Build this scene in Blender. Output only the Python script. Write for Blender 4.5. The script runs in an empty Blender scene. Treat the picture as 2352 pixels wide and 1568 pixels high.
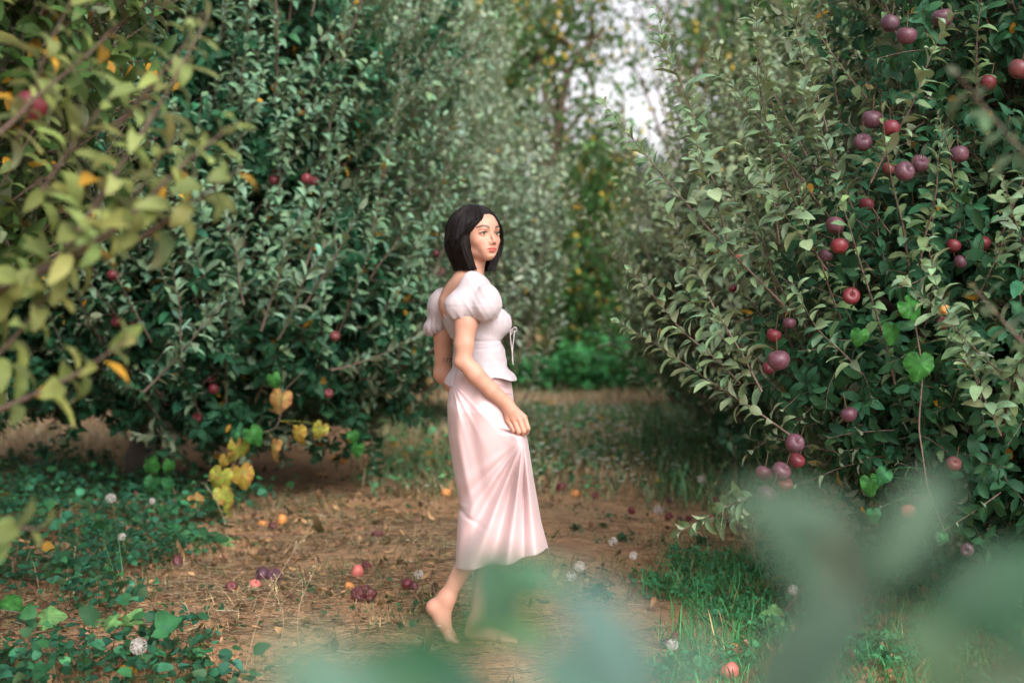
import bpy, math, numpy as np
from mathutils import Vector
R = math.radians
rng = np.random.default_rng(7)
scene = bpy.context.scene
COL = scene.collection

# ------------------------------------------------------------------ camera, sky, sun, exposure
CAM_H, PITCH, FPX = 1.28, R(1.47), 3267.0          # FPX: focal length in 2352-px-wide photo pixels
cam_d = bpy.data.cameras.new('camera'); cam = bpy.data.objects.new('camera', cam_d); COL.objects.link(cam)
cam.location = (0, 0, CAM_H); cam.rotation_euler = (R(90) - PITCH, 0, 0)
cam_d.lens = 50; cam_d.sensor_width = 36; cam_d.clip_start = .05; cam_d.clip_end = 800
cam_d.dof.use_dof = True; cam_d.dof.focus_distance = 5.35; cam_d.dof.aperture_fstop = 1.8
scene.camera = cam
w = bpy.data.worlds.new('World'); scene.world = w; w.use_nodes = True
nt = w.node_tree; bg = nt.nodes['Background']
sky = nt.nodes.new('ShaderNodeTexSky'); sky.sky_type = 'NISHITA'; sky.sun_disc = False
SUN_EL, SUN_AZ = R(38), R(155)                      # azimuth clockwise from +Y
sky.sun_elevation = SUN_EL; sky.sun_rotation = SUN_AZ
sky.air_density = 1.0; sky.dust_density = 4.0; sky.ozone_density = 1.0
hs = nt.nodes.new('ShaderNodeMixRGB'); hs.blend_type = 'MIX'; hs.inputs[0].default_value = .85
bw = nt.nodes.new('ShaderNodeRGBToBW'); tint = nt.nodes.new('ShaderNodeMixRGB'); tint.blend_type = 'MULTIPLY'
tint.inputs[0].default_value = 1; tint.inputs[2].default_value = (1.0, .945, .965, 1)
nt.links.new(sky.outputs[0], bw.inputs[0]); nt.links.new(bw.outputs[0], tint.inputs[1])
nt.links.new(sky.outputs[0], hs.inputs[1]); nt.links.new(tint.outputs[0], hs.inputs[2])
nt.links.new(hs.outputs[0], bg.inputs[0]); bg.inputs[1].default_value = .15
sd = bpy.data.lights.new('sun', 'SUN'); sun = bpy.data.objects.new('sun', sd); COL.objects.link(sun)
sd.energy = .55; sd.angle = R(30); sd.color = (1, .94, .88)
sun.rotation_euler = (R(90) - SUN_EL, 0, math.pi - SUN_AZ)
scene.view_settings.view_transform = 'Standard'; scene.view_settings.look = 'None'
scene.view_settings.exposure = 1.42; scene.view_settings.gamma = 1
cy = scene.cycles
cy.max_bounces = 6; cy.diffuse_bounces = 2; cy.glossy_bounces = 2; cy.transmission_bounces = 3; cy.transparent_max_bounces = 4
cy.sample_clamp_indirect = 4; cy.use_denoising = True

def P(px, py, d):                                   # photo pixel (2352 wide) at ground distance d -> world point
    u = (px - 1176) / FPX; v = (784 - py) / FPX
    c, s = math.cos(PITCH), math.sin(PITCH)
    dy = c + v * s; dz = -s + v * c
    t = d / dy
    return np.array([u * t, d, CAM_H + dz * t])
def PG(px, py):                                     # photo pixel -> point on flat ground
    u = (px - 1176) / FPX; v = (784 - py) / FPX
    c, s = math.cos(PITCH), math.sin(PITCH)
    dy = c + v * s; dz = -s + v * c
    t = -CAM_H / dz
    return np.array([u * t, dy * t, 0.0])

# ------------------------------------------------------------------ numpy noise
def _h(ix, iy, iz):
    n = (ix * 374761393 + iy * 668265263 + iz * 2147483647 % 1000003 + iz * 1274126177) & 0xffffffff
    n = ((n ^ (n >> 13)) * 1274126177) & 0xffffffff
    return ((n ^ (n >> 16)) & 0xffffff) / float(0xffffff)
def noise(x, y, z=0.0):
    x, y, z = np.broadcast_arrays(np.asarray(x, float), np.asarray(y, float), np.asarray(z, float))
    ix, iy, iz = np.floor(x).astype(np.int64), np.floor(y).astype(np.int64), np.floor(z).astype(np.int64)
    fx, fy, fz = x - ix, y - iy, z - iz
    fx, fy, fz = [f * f * (3 - 2 * f) for f in (fx, fy, fz)]
    r = 0
    for a in (0, 1):
        for b in (0, 1):
            for c in (0, 1):
                r = r + _h(ix + a, iy + b, iz + c) * (fx if a else 1 - fx) * (fy if b else 1 - fy) * (fz if c else 1 - fz)
    return r * 2 - 1
def fbm(x, y, z=0.0, o=3):
    r = 0; a = 1
    for k in range(o):
        r = r + a * noise(x * 2 ** k + 17 * k, y * 2 ** k + 5 * k, np.asarray(z) * 2 ** k); a *= .5
    return r
def gh(x, y):
    x = np.asarray(x, float); y = np.asarray(y, float)
    h = .035 * fbm(x * .7, y * .7) + .010 * fbm(x * 3.1 + 9, y * 3.1)
    k = np.clip(np.hypot(x + .05, (y - 5.35)) / .9, 0, 1)
    return h * (.25 + .75 * k * k)

# ------------------------------------------------------------------ mesh building
def norm(v): return v / np.maximum(np.linalg.norm(v, axis=-1, keepdims=True), 1e-9)
class MB:
    def __init__(s): s.v, s.f, s.c, s.n = [], [], [], 0
    def add(s, v, f, c=None):
        v = np.asarray(v, np.float32).reshape(-1, 3); f = np.asarray(f, np.int64)
        s.v.append(v); s.f.append(f + s.n); s.n += len(v)
        if c is None: c = np.ones((len(v), 4), np.float32)
        c = np.asarray(c, np.float32)
        if c.ndim == 1: c = np.tile(c, (len(v), 1))
        if c.shape[1] == 3: c = np.hstack([c, np.ones((len(c), 1), np.float32)])
        s.c.append(c)
    def build(s, name, mat, parent=None, smooth=True, loc=None):
        v = np.concatenate(s.v); c = np.concatenate(s.c)
        if loc is not None: v = v - np.asarray(loc, np.float32)
        me = bpy.data.meshes.new(name)
        q = [f for f in s.f if f.shape[1] == 4]; t = [f for f in s.f if f.shape[1] == 3]
        nq = sum(map(len, q)); ntr = sum(map(len, t))
        idx = np.concatenate([a.ravel() for a in q + t]).astype(np.int32)
        me.vertices.add(len(v)); me.vertices.foreach_set('co', v.astype(np.float32).ravel())
        me.loops.add(len(idx)); me.loops.foreach_set('vertex_index', idx)
        me.polygons.add(nq + ntr)
        ls = np.concatenate([np.arange(nq) * 4, nq * 4 + np.arange(ntr) * 3]).astype(np.int32)
        me.polygons.foreach_set('loop_start', ls)
        me.polygons.foreach_set('use_smooth', np.full(nq + ntr, smooth))
        at = me.color_attributes.new('Col', 'FLOAT_COLOR', 'POINT')
        at.data.foreach_set('color', c.ravel())
        me.update(calc_edges=True)
        me.materials.append(mat)
        o = bpy.data.objects.new(name, me); COL.objects.link(o)
        if parent is not None: o.parent = parent
        if loc is not None and parent is None: o.location = loc
        return o
def tag(o, label=None, cat=None, group=None, kind=None):
    if label: o['label'] = label
    if cat: o['category'] = cat
    if group: o['group'] = group
    if kind: o['kind'] = kind
    return o
def empty(name, loc, label=None, cat=None, group=None):
    o = bpy.data.objects.new(name, None); COL.objects.link(o); o.location = loc; o.empty_display_size = .1
    return tag(o, label, cat, group)
class Local:                                        # a builder whose world-space meshes hang under an Empty at its base
    def __init__(s, name, loc, label, cat, group=None):
        s.loc = np.array(loc, float); s.o = empty(name, loc, label, cat, group)
    def part(s, mb, name, mat, parent=None, smooth=True):
        o = mb.build(name, mat, parent or s.o, smooth, loc=s.loc)
        return o

def tube(mb, pts, rad, sides=8, col=(1, 1, 1), cap=True, squash=None):
    pts = np.asarray(pts, float); n = len(pts)
    rad = np.broadcast_to(np.asarray(rad, float), (n,))
    tg = norm(np.gradient(pts, axis=0))
    ref = np.array([0, 0, 1.0]) if abs(tg[0, 2]) < .9 else np.array([1.0, 0, 0])
    u = np.zeros_like(pts); cur = norm(np.cross(tg[0], ref))
    for i in range(n):
        cur = norm(cur - tg[i] * np.dot(cur, tg[i])); u[i] = cur
    vv = np.cross(tg, u)
    a = np.arange(sides) * 2 * math.pi / sides
    ring = pts[:, None] + rad[:, None, None] * (np.cos(a)[None, :, None] * u[:, None] + np.sin(a)[None, :, None] * vv[:, None])
    V = ring.reshape(-1, 3)
    i, j = np.meshgrid(np.arange(n - 1), np.arange(sides), indexing='ij')
    j2 = (j + 1) % sides
    F = np.stack([i * sides + j, i * sides + j2, (i + 1) * sides + j2, (i + 1) * sides + j], -1).reshape(-1, 4)
    mb.add(V, F, np.asarray(list(col)))
    if cap:
        for base, c0, flip in ((0, pts[0], True), ((n - 1) * sides, pts[-1], False)):
            j = np.arange(sides); j2 = (j + 1) % sides
            tri = np.stack([base + (j2 if flip else j), base + (j if flip else j2), np.full(sides, n * sides)], -1)
            mb.add(np.vstack([V, c0[None]]), tri, np.asarray(list(col)))
def tubes(mb, pts, r0, r1, sides=4, col=(1, 1, 1)):   # many tubes at once: pts (N,K,3)
    N, K, _ = pts.shape
    if N == 0: return
    tg = norm(np.gradient(pts, axis=1))
    ref = np.where(np.abs(tg[:, :, 2:3]) < .9, np.array([0, 0, 1.0]), np.array([1.0, 0, 0]))
    u = norm(np.cross(tg, ref[:, :1])); v = np.cross(tg, u)
    r0 = np.broadcast_to(np.asarray(r0, float), (N,)); r1 = np.broadcast_to(np.asarray(r1, float), (N,))
    s = np.linspace(0, 1, K)
    r = r0[:, None] * (1 - s) + r1[:, None] * s
    a = np.arange(sides) * 2 * math.pi / sides
    V = pts[:, :, None] + r[:, :, None, None] * (np.cos(a)[:, None] * u[:, :, None] + np.sin(a)[:, None] * v[:, :, None])
    n, i, j = np.meshgrid(np.arange(N), np.arange(K - 1), np.arange(sides), indexing='ij')
    j2 = (j + 1) % sides; b = n * K * sides
    F = np.stack([b + i * sides + j, b + i * sides + j2, b + (i + 1) * sides + j2, b + (i + 1) * sides + j], -1).reshape(-1, 4)
    c = np.asarray(col, float)
    if c.ndim == 2: c = np.repeat(c, K * sides, axis=0)
    mb.add(V.reshape(-1, 3), F, c)

OVATE = {3: ([0, .45, 1], [.08, 1, .03]), 4: ([0, .25, .65, 1], [.08, .85, .9, .03]),
         5: ([0, .2, .5, .8, 1], [.08, .75, 1, .62, .03]), 7: ([0, .12, .3, .5, .7, .88, 1], [.05, .5, .9, 1, .84, .45, .02])}
def leaves(mb, pos, axis, nor, L, W, curl, fold, col, T=5, prof=None, wave=0.0):
    N = len(pos)
    if N == 0: return
    t, wd = prof or OVATE[T]; t = np.array(t); wd = np.array(wd); T = len(t)
    L, W, curl, fold = [np.broadcast_to(np.asarray(q, float), (N,)) for q in (L, W, curl, fold)]
    a = norm(axis); n = norm(nor - a * np.sum(nor * a, -1, keepdims=True)); b = np.cross(a, n)
    tm = (t[1:] + t[:-1]) / 2; dt = np.diff(t)
    y = np.concatenate([np.zeros((N, 1)), np.cumsum(np.cos(curl[:, None] * tm * 1.3) * dt, 1)], 1) * L[:, None]
    z = -np.concatenate([np.zeros((N, 1)), np.cumsum(np.sin(curl[:, None] * tm * 1.3) * dt, 1)], 1) * L[:, None]
    hw = W[:, None] / 2 * wd[None]
    s = np.array([-1, 0, 1.0])
    X = s[None, None] * hw[:, :, None] * np.cos(fold)[:, None, None]
    Z = z[:, :, None] + np.abs(s)[None, None] * hw[:, :, None] * np.sin(fold)[:, None, None]
    if wave:
        Z = Z + s[None, None] * wave * W[:, None, None] * np.sin(t * 9 + rng.random((N, 1)) * 6)[:, :, None]
    Y = np.broadcast_to(y[:, :, None], X.shape)
    V = pos[:, None, None] + X[..., None] * b[:, None, None] + Y[..., None] * a[:, None, None] + Z[..., None] * n[:, None, None]
    m, k, q = np.meshgrid(np.arange(N), np.arange(T - 1), np.arange(2), indexing='ij')
    o = m * T * 3 + k * 3 + q
    F = np.stack([o, o + 1, o + 4, o + 3], -1).reshape(-1, 4)
    mb.add(V.reshape(-1, 3), F, np.repeat(np.asarray(col, float), T * 3, axis=0))

# ------------------------------------------------------------------ materials
def mat(name):
    m = bpy.data.materials.new(name); m.use_nodes = True
    return m, m.node_tree, m.node_tree.nodes, m.node_tree.nodes['Principled BSDF'], m.node_tree.links
def nd(nt, t, **k):
    n = nt.nodes.new(t)
    for a, b in k.items(): setattr(n, a, b)
    return n
def mixc(nt, f, a, b, mode='MIX'):
    n = nt.nodes.new('ShaderNodeMixRGB'); n.blend_type = mode
    for i, x in enumerate((f, a, b)):
        if hasattr(x, 'is_output'): nt.links.new(x, n.inputs[i])
        elif isinstance(x, (int, float)): n.inputs[i].default_value = x if i == 0 else (x, x, x, 1)
        else: n.inputs[i].default_value = (*x, 1)
    return n.outputs[0]
def tex(nt, scale, detail=4, rough=.5, coord='Object', kind='ShaderNodeTexNoise', vec=None, dist=0):
    n = nt.nodes.new(kind); n.inputs['Scale'].default_value = scale
    if 'Detail' in n.inputs: n.inputs['Detail'].default_value = detail
    if 'Roughness' in n.inputs: n.inputs['Roughness'].default_value = rough
    if 'Distortion' in n.inputs: n.inputs['Distortion'].default_value = dist
    if vec is None:
        tc = nt.nodes.new('ShaderNodeTexCoord'); vec = tc.outputs[coord]
    nt.links.new(vec, n.inputs['Vector'])
    return n.outputs[0]
def ramp(nt, x, stops):
    n = nt.nodes.new('ShaderNodeValToRGB'); nt.links.new(x, n.inputs[0])
    e = n.color_ramp.elements
    while len(e) < len(stops): e.new(.5)
    for q, (p, c) in zip(e, stops):
        q.position = p; q.color = (*c, 1) if not isinstance(c, (int, float)) else (c, c, c, 1)
    return n.outputs[0]
def bump(nt, bs, h, strength=.3, dist=.01):
    b = nt.nodes.new('ShaderNodeBump'); b.inputs['Strength'].default_value = strength; b.inputs['Distance'].default_value = dist
    nt.links.new(h, b.inputs['Height']); nt.links.new(b.outputs[0], bs.inputs['Normal'])

def leaf_material(name, rough=.5, trans=.28, under=(.30, .345, .225), noise_scale=14.0, spec=.15):
    m, t, N, bs, K = mat(name)
    at = nd(t, 'ShaderNodeVertexColor', layer_name='Col')
    n1 = tex(t, noise_scale, 3, .6)
    c = mixc(t, .6, at.outputs[0], ramp(t, n1, [(.3, .55), (.7, 1.5)]), 'MULTIPLY')
    un = mixc(t, .68, c, under)
    geo = nd(t, 'ShaderNodeNewGeometry')
    mul = nd(t, 'ShaderNodeMath', operation='MULTIPLY'); K.new(geo.outputs['Backfacing'], mul.inputs[0]); K.new(at.outputs['Alpha'], mul.inputs[1])
    c2 = mixc(t, mul.outputs[0], c, un)
    K.new(c2, bs.inputs['Base Color']); bs.inputs['Roughness'].default_value = rough
    bs.inputs['Specular IOR Level'].default_value = spec
    tr = nd(t, 'ShaderNodeBsdfTranslucent'); K.new(mixc(t, .5, c2, (.9, 1.0, .35), 'MULTIPLY'), tr.inputs[0])
    tr_c = mixc(t, .6, c2, (.09, .2, .035)); K.new(tr_c, tr.inputs[0])
    mx = nd(t, 'ShaderNodeMixShader'); mx.inputs[0].default_value = trans
    K.new(bs.outputs[0], mx.inputs[1]); K.new(tr.outputs[0], mx.inputs[2])
    K.new(mx.outputs[0], N['Material Output'].inputs['Surface'])
    return m
M_LEAF = leaf_material('apple_leaf', spec=.12, trans=.24)
M_NEAR = leaf_material('near_leaf', spec=.1, trans=.12, under=(.16, .22, .17))
M_FAR = leaf_material('far_leaf', rough=.6, trans=.3, noise_scale=.6)
M_HERB = leaf_material('herb_leaf', rough=.55, trans=.25, noise_scale=20, under=(.12, .2, .1))
M_GRASS = leaf_material('grass_blade', rough=.6, trans=.2, noise_scale=6, under=(.1, .15, .06))
def bark_material(name, c0, c1, sc=18.0, strength=.8):
    m, t, N, bs, K = mat(name)
    tc = nd(t, 'ShaderNodeTexCoord'); mp = nd(t, 'ShaderNodeMapping'); mp.inputs['Scale'].default_value = (1, 1, .35)
    K.new(tc.outputs['Object'], mp.inputs[0])
    n1 = tex(t, sc, 6, .65, vec=mp.outputs[0], dist=.6); n2 = tex(t, sc * .3, 3, vec=mp.outputs[0])
    c = mixc(t, n2, ramp(t, n1, [(.35, c0), (.65, c1)]), ramp(t, n1, [(.3, c1), (.7, c0)]))
    K.new(c, bs.inputs['Base Color']); bs.inputs['Roughness'].default_value = .85
    bump(t, bs, n1, strength, .02)
    return m
M_BARK = bark_material('bark', (.035, .027, .022), (.12, .095, .075))
M_TWIG = bark_material('twig_bark', (.09, .055, .04), (.2, .15, .115), 60)
M_FARBARK = bark_material('far_bark', (.05, .03, .02), (.14, .085, .06), 6)
# ------------------------------------------------------------------ ground
def axis_pts(a, b, step, far_a, far_b):
    core = np.arange(a, b + 1e-6, step); out = [core]
    lo, s = a, step
    L = []
    while lo > far_a: s *= 1.16; lo -= s; L.append(lo)
    H = []; hi, s = b, step
    while hi < far_b: s *= 1.16; hi += s; H.append(hi)
    return np.concatenate([L[::-1], core, H])
gx = axis_pts(-4.5, 4.5, .035, -260, 260); gy = axis_pts(4.2, 13, .04, -30, 420)
XX, YY = np.meshgrid(gx, gy, indexing='ij'); ZZ = gh(XX, YY)
mb = MB(); nx, ny = XX.shape
i, j = np.meshgrid(np.arange(nx - 1), np.arange(ny - 1), indexing='ij')
F = np.stack([i * ny + j, (i + 1) * ny + j, (i + 1) * ny + j + 1, i * ny + j + 1], -1).reshape(-1, 4)
mb.add(np.stack([XX, YY, ZZ], -1), F)
m, t, N, bs, K = mat('orchard_soil')
big = tex(t, .9, 4, .6); mid = tex(t, 5, 6, .65, dist=.5); fine = tex(t, 42, 6, .7); peb = tex(t, 150, 3, .6)
c = ramp(t, mid, [(.25, (.26, .14, .075)), (.45, (.43, .245, .13)), (.6, (.54, .32, .17)), (.8, (.58, .40, .25))])
c = mixc(t, ramp(t, fine, [(.35, .75), (.55, 0)]), c, (.17, .095, .055))
c = mixc(t, ramp(t, big, [(.45, 0), (.65, .55)]), c, (.25, .18, .115))
c = mixc(t, ramp(t, peb, [(.66, 0), (.72, .8)]), c, (.55, .42, .32))
K.new(c, bs.inputs['Base Color']); bs.inputs['Roughness'].default_value = .95; bs.inputs['Specular IOR Level'].default_value = .15
hh = mixc(t, .5, fine, mid); bump(t, bs, hh, .9, .03)
tag(mb.build('ground', m), kind='structure')

# ------------------------------------------------------------------ foliage generators
def unit_sphere(n): return norm(rng.normal(size=(n, 3)))
def frame(tg):
    ref = np.where(np.abs(tg[..., 2:3]) < .9, np.array([0, 0, 1.0]), np.array([1.0, 0, 0]))
    u = norm(np.cross(tg, ref)); return u, np.cross(tg, u)
def leafcol(n, base, var=.3, yellow=0.0, ycol=(.36, .20, .025), pale=1.0, warm=.0):
    base = np.asarray(base, float)
    k = np.exp(rng.normal(0, var, (n, 1)))
    c = base * k
    c[:, 0] *= np.exp(rng.normal(warm, .10, n)); c[:, 2] *= np.exp(rng.normal(0, .09, n))
    y = rng.random(n) < yellow
    c[y] = np.asarray(ycol) * np.exp(rng.normal(0, .3, (y.sum(), 1)))
    a = np.clip(rng.normal(pale, .12, (n, 1)), 0, 1)
    return np.hstack([np.clip(c, .004, .8), a])
def wig(s, w1, w2): return w1 * np.sin(s * 7 + 1) * s + w2 * np.sin(s * 11) * s * .6
def shoot_pts(b, d, L, bend, K, w1, w2):
    s = np.linspace(0, 1, K)[None, :, None]; LL = L[:, None, None]
    return b[:, None] + d[:, None] * s * LL + (bend[:, None]) * (s ** 2) * LL + wig(s, w1[:, None], w2[:, None]) * LL
def leafy_shoots(lb, tb, b, d, L, bend, spacing=.028, leaf=.075, base=(.05, .12, .05), T=5, start=.08, r0=.004, phi=(38, 68),
                 yellow=.01, pale=1.0, curl=(.4, 1.5), droop=.15, var=.3, keep=None, twigcol=(1, 1, 1), clear=None, ratio=.5, warm=0.):
    K = 12 if len(b) < 3 else 7; w1 = rng.normal(0, .022, (len(b), 3)); w2 = rng.normal(0, .015, (len(b), 3)); pts = shoot_pts(b, d, L, bend, K, w1, w2)
    if tb is not None: tubes(tb, pts, r0 * (.6 + L), r0 * .3, 4, twigcol)
    n = np.maximum((L / spacing).astype(int), 2); idx = np.repeat(np.arange(len(b)), n)
    k = np.concatenate([np.arange(q) for q in n]) if len(n) else np.zeros(0)
    s = start + (1 - start) * (k + rng.random(len(k)) * .6) / n[idx]; s = np.clip(s, 0, 1)
    pos = b[idx] + d[idx] * (s * L[idx])[:, None] + bend[idx] * (s ** 2 * L[idx])[:, None] + wig(s[:, None], w1[idx], w2[idx]) * L[idx][:, None]
    tg = norm(d[idx] + 2 * bend[idx] * s[:, None])
    az = k * 2.3999 + rng.random(len(b))[idx] * 6.28 + rng.normal(0, .3, len(k))
    u, v = frame(tg); rad = np.cos(az)[:, None] * u + np.sin(az)[:, None] * v
    ph = R(rng.uniform(*phi, len(k)) if False else 1) * rng.uniform(*phi, len(k)) * (1.15 - .45 * s ** 2)
    ax = tg * np.cos(ph)[:, None] + rad * np.sin(ph)[:, None]; nr = tg * np.sin(ph)[:, None] - rad * np.cos(ph)[:, None]
    ax = ax + np.array([0, 0, -1.0]) * droop * rng.random((len(k), 1)) + rng.normal(0, .16, (len(k), 3))
    nr = nr + rng.normal(0, .22, (len(k), 3)) + np.array([0, 0, .25])
    LL = leaf * np.exp(rng.normal(0, .16, len(k))) * (1 - .5 * s ** 4)
    col = leafcol(len(k), base, var, yellow, pale=pale, warm=warm)
    sel = np.ones(len(k), bool)
    if clear is not None: sel = ~clear(pos)
    if keep is not None: sel &= keep(pos)
    pet = pos + norm(ax) * (LL * .12)[:, None]
    leaves(lb, pet[sel], ax[sel], nr[sel], LL[sel], (LL * ratio * rng.uniform(.8, 1.15, len(k)))[sel], rng.uniform(*curl, len(k))[sel],
           rng.uniform(.1, .65, len(k))[sel], col[sel], T, wave=.05 if T >= 5 else 0)
def sample_blobs(blobs, n, shell=.5):
    wts = np.array([b[1][0] * b[1][1] + b[1][2] * b[1][0] for b in blobs]); wts = wts * np.array([b[2] if len(b) > 2 else 1 for b in blobs])
    pick = rng.choice(len(blobs), n, p=wts / wts.sum())
    c = np.array([b[0] for b in blobs], float)[pick]; r = np.array([b[1] for b in blobs], float)[pick]
    dirs = unit_sphere(n); rr = rng.random(n) ** shell
    nz = 1 + .16 * fbm(dirs[:, 0] * 2.2 + pick * 7, dirs[:, 1] * 2.2, dirs[:, 2] * 2.2)
    return c + dirs * r * (rr * nz)[:, None], dirs, rr
def limbs(mb, base, h, r, blobs, n, seed=0, reach=.75):
    g = np.random.default_rng(seed)
    lean = g.normal(0, .06, 2); top = np.array([base[0] + lean[0], base[1] + lean[1], h])
    s = np.linspace(0, 1, 9)[:, None]
    pts = np.array(base) * (1 - s) + top * s; pts[:, 0] += .04 * np.sin(s[:, 0] * 5 + seed); pts[0, 2] -= .05
    rad = r * (1 + .55 * np.exp(-s[:, 0] * 8) - .12 * s[:, 0]) * (1 + .06 * np.sin(s[:, 0] * 17 + seed))
    tube(mb, pts, rad, 14)
    for q in range(n):
        bl = blobs[g.integers(len(blobs))]
        e = np.array(bl[0]) + norm(g.normal(size=3)) * np.array(bl[1]) * reach * g.uniform(.6, 1)
        e[2] = max(e[2], h * .9)
        s0 = g.uniform(.78, 1); st = pts[int(s0 * 8)]
        K = 10; s = np.linspace(0, 1, K)[:, None]
        mid = (st + e) / 2 + np.array([0, 0, -.18 * np.linalg.norm(e - st) * g.uniform(-.5, 1)])
        pp = st * (1 - s) ** 2 + 2 * mid * s * (1 - s) + e * s ** 2
        pp += np.stack([noise(s[:, 0] * 5 + q * 3, seed, a * 5) for a in range(3)], -1) * .05 * np.sin(s * math.pi)
        tube(mb, pp, r * g.uniform(.3, .55) * (1 - .85 * s[:, 0]) + .006, 7)
def near(pts_list, rad, front=.32):
    A = np.array(pts_list)
    if len(A) == 0: return None
    def f(pos):
        out = np.zeros(len(pos), bool)
        for a in A:
            dr = norm(np.array([0, 0, CAM_H]) - a); rel = pos - a
            tt = np.clip(rel @ dr, 0, front); dd = np.linalg.norm(rel - tt[:, None] * dr, axis=1)
            out |= dd < rad
        return out
    return f

# apples ------------------------------------------------------------------
def apple_material(name, c_a, c_b, bloom=.25, yell=(.65, .38, .08), ycut=.62):
    m, t, N, bs, K = mat(name)
    n1 = tex(t, 9, 4, .6); n2 = tex(t, 60, 3, .6); n3 = tex(t, 320, 2)
    c = mixc(t, ramp(t, n1, [(.35, 0), (.65, 1)]), c_a, c_b)
    c = mixc(t, ramp(t, n1, [(ycut, 0), (ycut + .12, 1)]), c, yell)
    lw = nd(t, 'ShaderNodeLayerWeight'); lw.inputs[0].default_value = .25
    c = mixc(t, ramp(t, n2, [(.35, bloom * .4), (.7, bloom)]), c, (.26, .19, .25))
    c = mixc(t, ramp(t, n3, [(.66, 0), (.72, .5)]), c, (.5, .38, .28))
    K.new(c, bs.inputs['Base Color']); bs.inputs['Roughness'].default_value = .42; bs.inputs['Specular IOR Level'].default_value = .35
    bump(t, bs, n1, .12, .01)
    return m
M_AP_PURPLE = apple_material('apple_purple_skin', (.035, .009, .016), (.075, .012, .02), .20, ycut=.8)
M_AP_RED = apple_material('apple_red_skin', (.08, .006, .010), (.16, .012, .015), .10, ycut=.75)
M_AP_PINK = apple_material('apple_pink_skin', (.55, .16, .10), (.45, .08, .07), .2, ycut=.58)
M_AP_ORANGE = apple_material('apple_orange_skin', (.65, .30, .06), (.55, .16, .05), .1, ycut=.5)
M_AP_ROT = apple_material('apple_rotten_skin', (.12, .02, .016), (.06, .02, .015), .12, yell=(.3, .1, .04), ycut=.72)
AMAT = dict(p=M_AP_PURPLE, r=M_AP_RED, k=M_AP_PINK, o=M_AP_ORANGE, x=M_AP_ROT)
def apple_mesh(rot=0.0, seed=0, squash=.9):
    g = np.random.default_rng(seed); nu, nv = 28, 18
    th = np.linspace(0.0, math.pi, nv)[:, None]; ph = np.linspace(0, 2 * math.pi, nu, endpoint=False)[None]
    r = .5 * (1 + .12 * np.cos(th) * 1) * np.sin(th) ** .92 * (1 + .025 * np.cos(5 * ph) * (1 - np.cos(th)) * .5)
    z = .5 * squash * np.cos(th) * (1 - .0 * th) - .16 * np.exp(-(np.sin(th) / .28) ** 2) * np.sign(np.cos(th)) * np.where(np.cos(th) > 0, 1, .75)
    x = r * np.cos(ph); y = r * np.sin(ph); z = z + 0 * ph
    if rot:
        dx = fbm(x * 5 + seed, y * 5, z * 5) * rot; dz = fbm(x * 9, y * 9 + seed, z * 9) * rot * .6
        x = x * (1 + dx); y = y * (1 + dx); z = z * (1 - rot * .5) + dz * .25
    V = np.stack([x, y, z], -1).reshape(-1, 3)
    i, j = np.meshgrid(np.arange(nv - 1), np.arange(nu), indexing='ij'); j2 = (j + 1) % nu
    F = np.stack([i * nu + j, (i + 1) * nu + j, (i + 1) * nu + j2, i * nu + j2], -1).reshape(-1, 4)
    return V, F
def rotm(v, e):
    from mathutils import Euler
    M = np.array(Euler(e).to_matrix()); return v @ M.T
M_STEM = bark_material('apple_stem', (.05, .03, .015), (.13, .08, .04), 80, .2)

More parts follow.
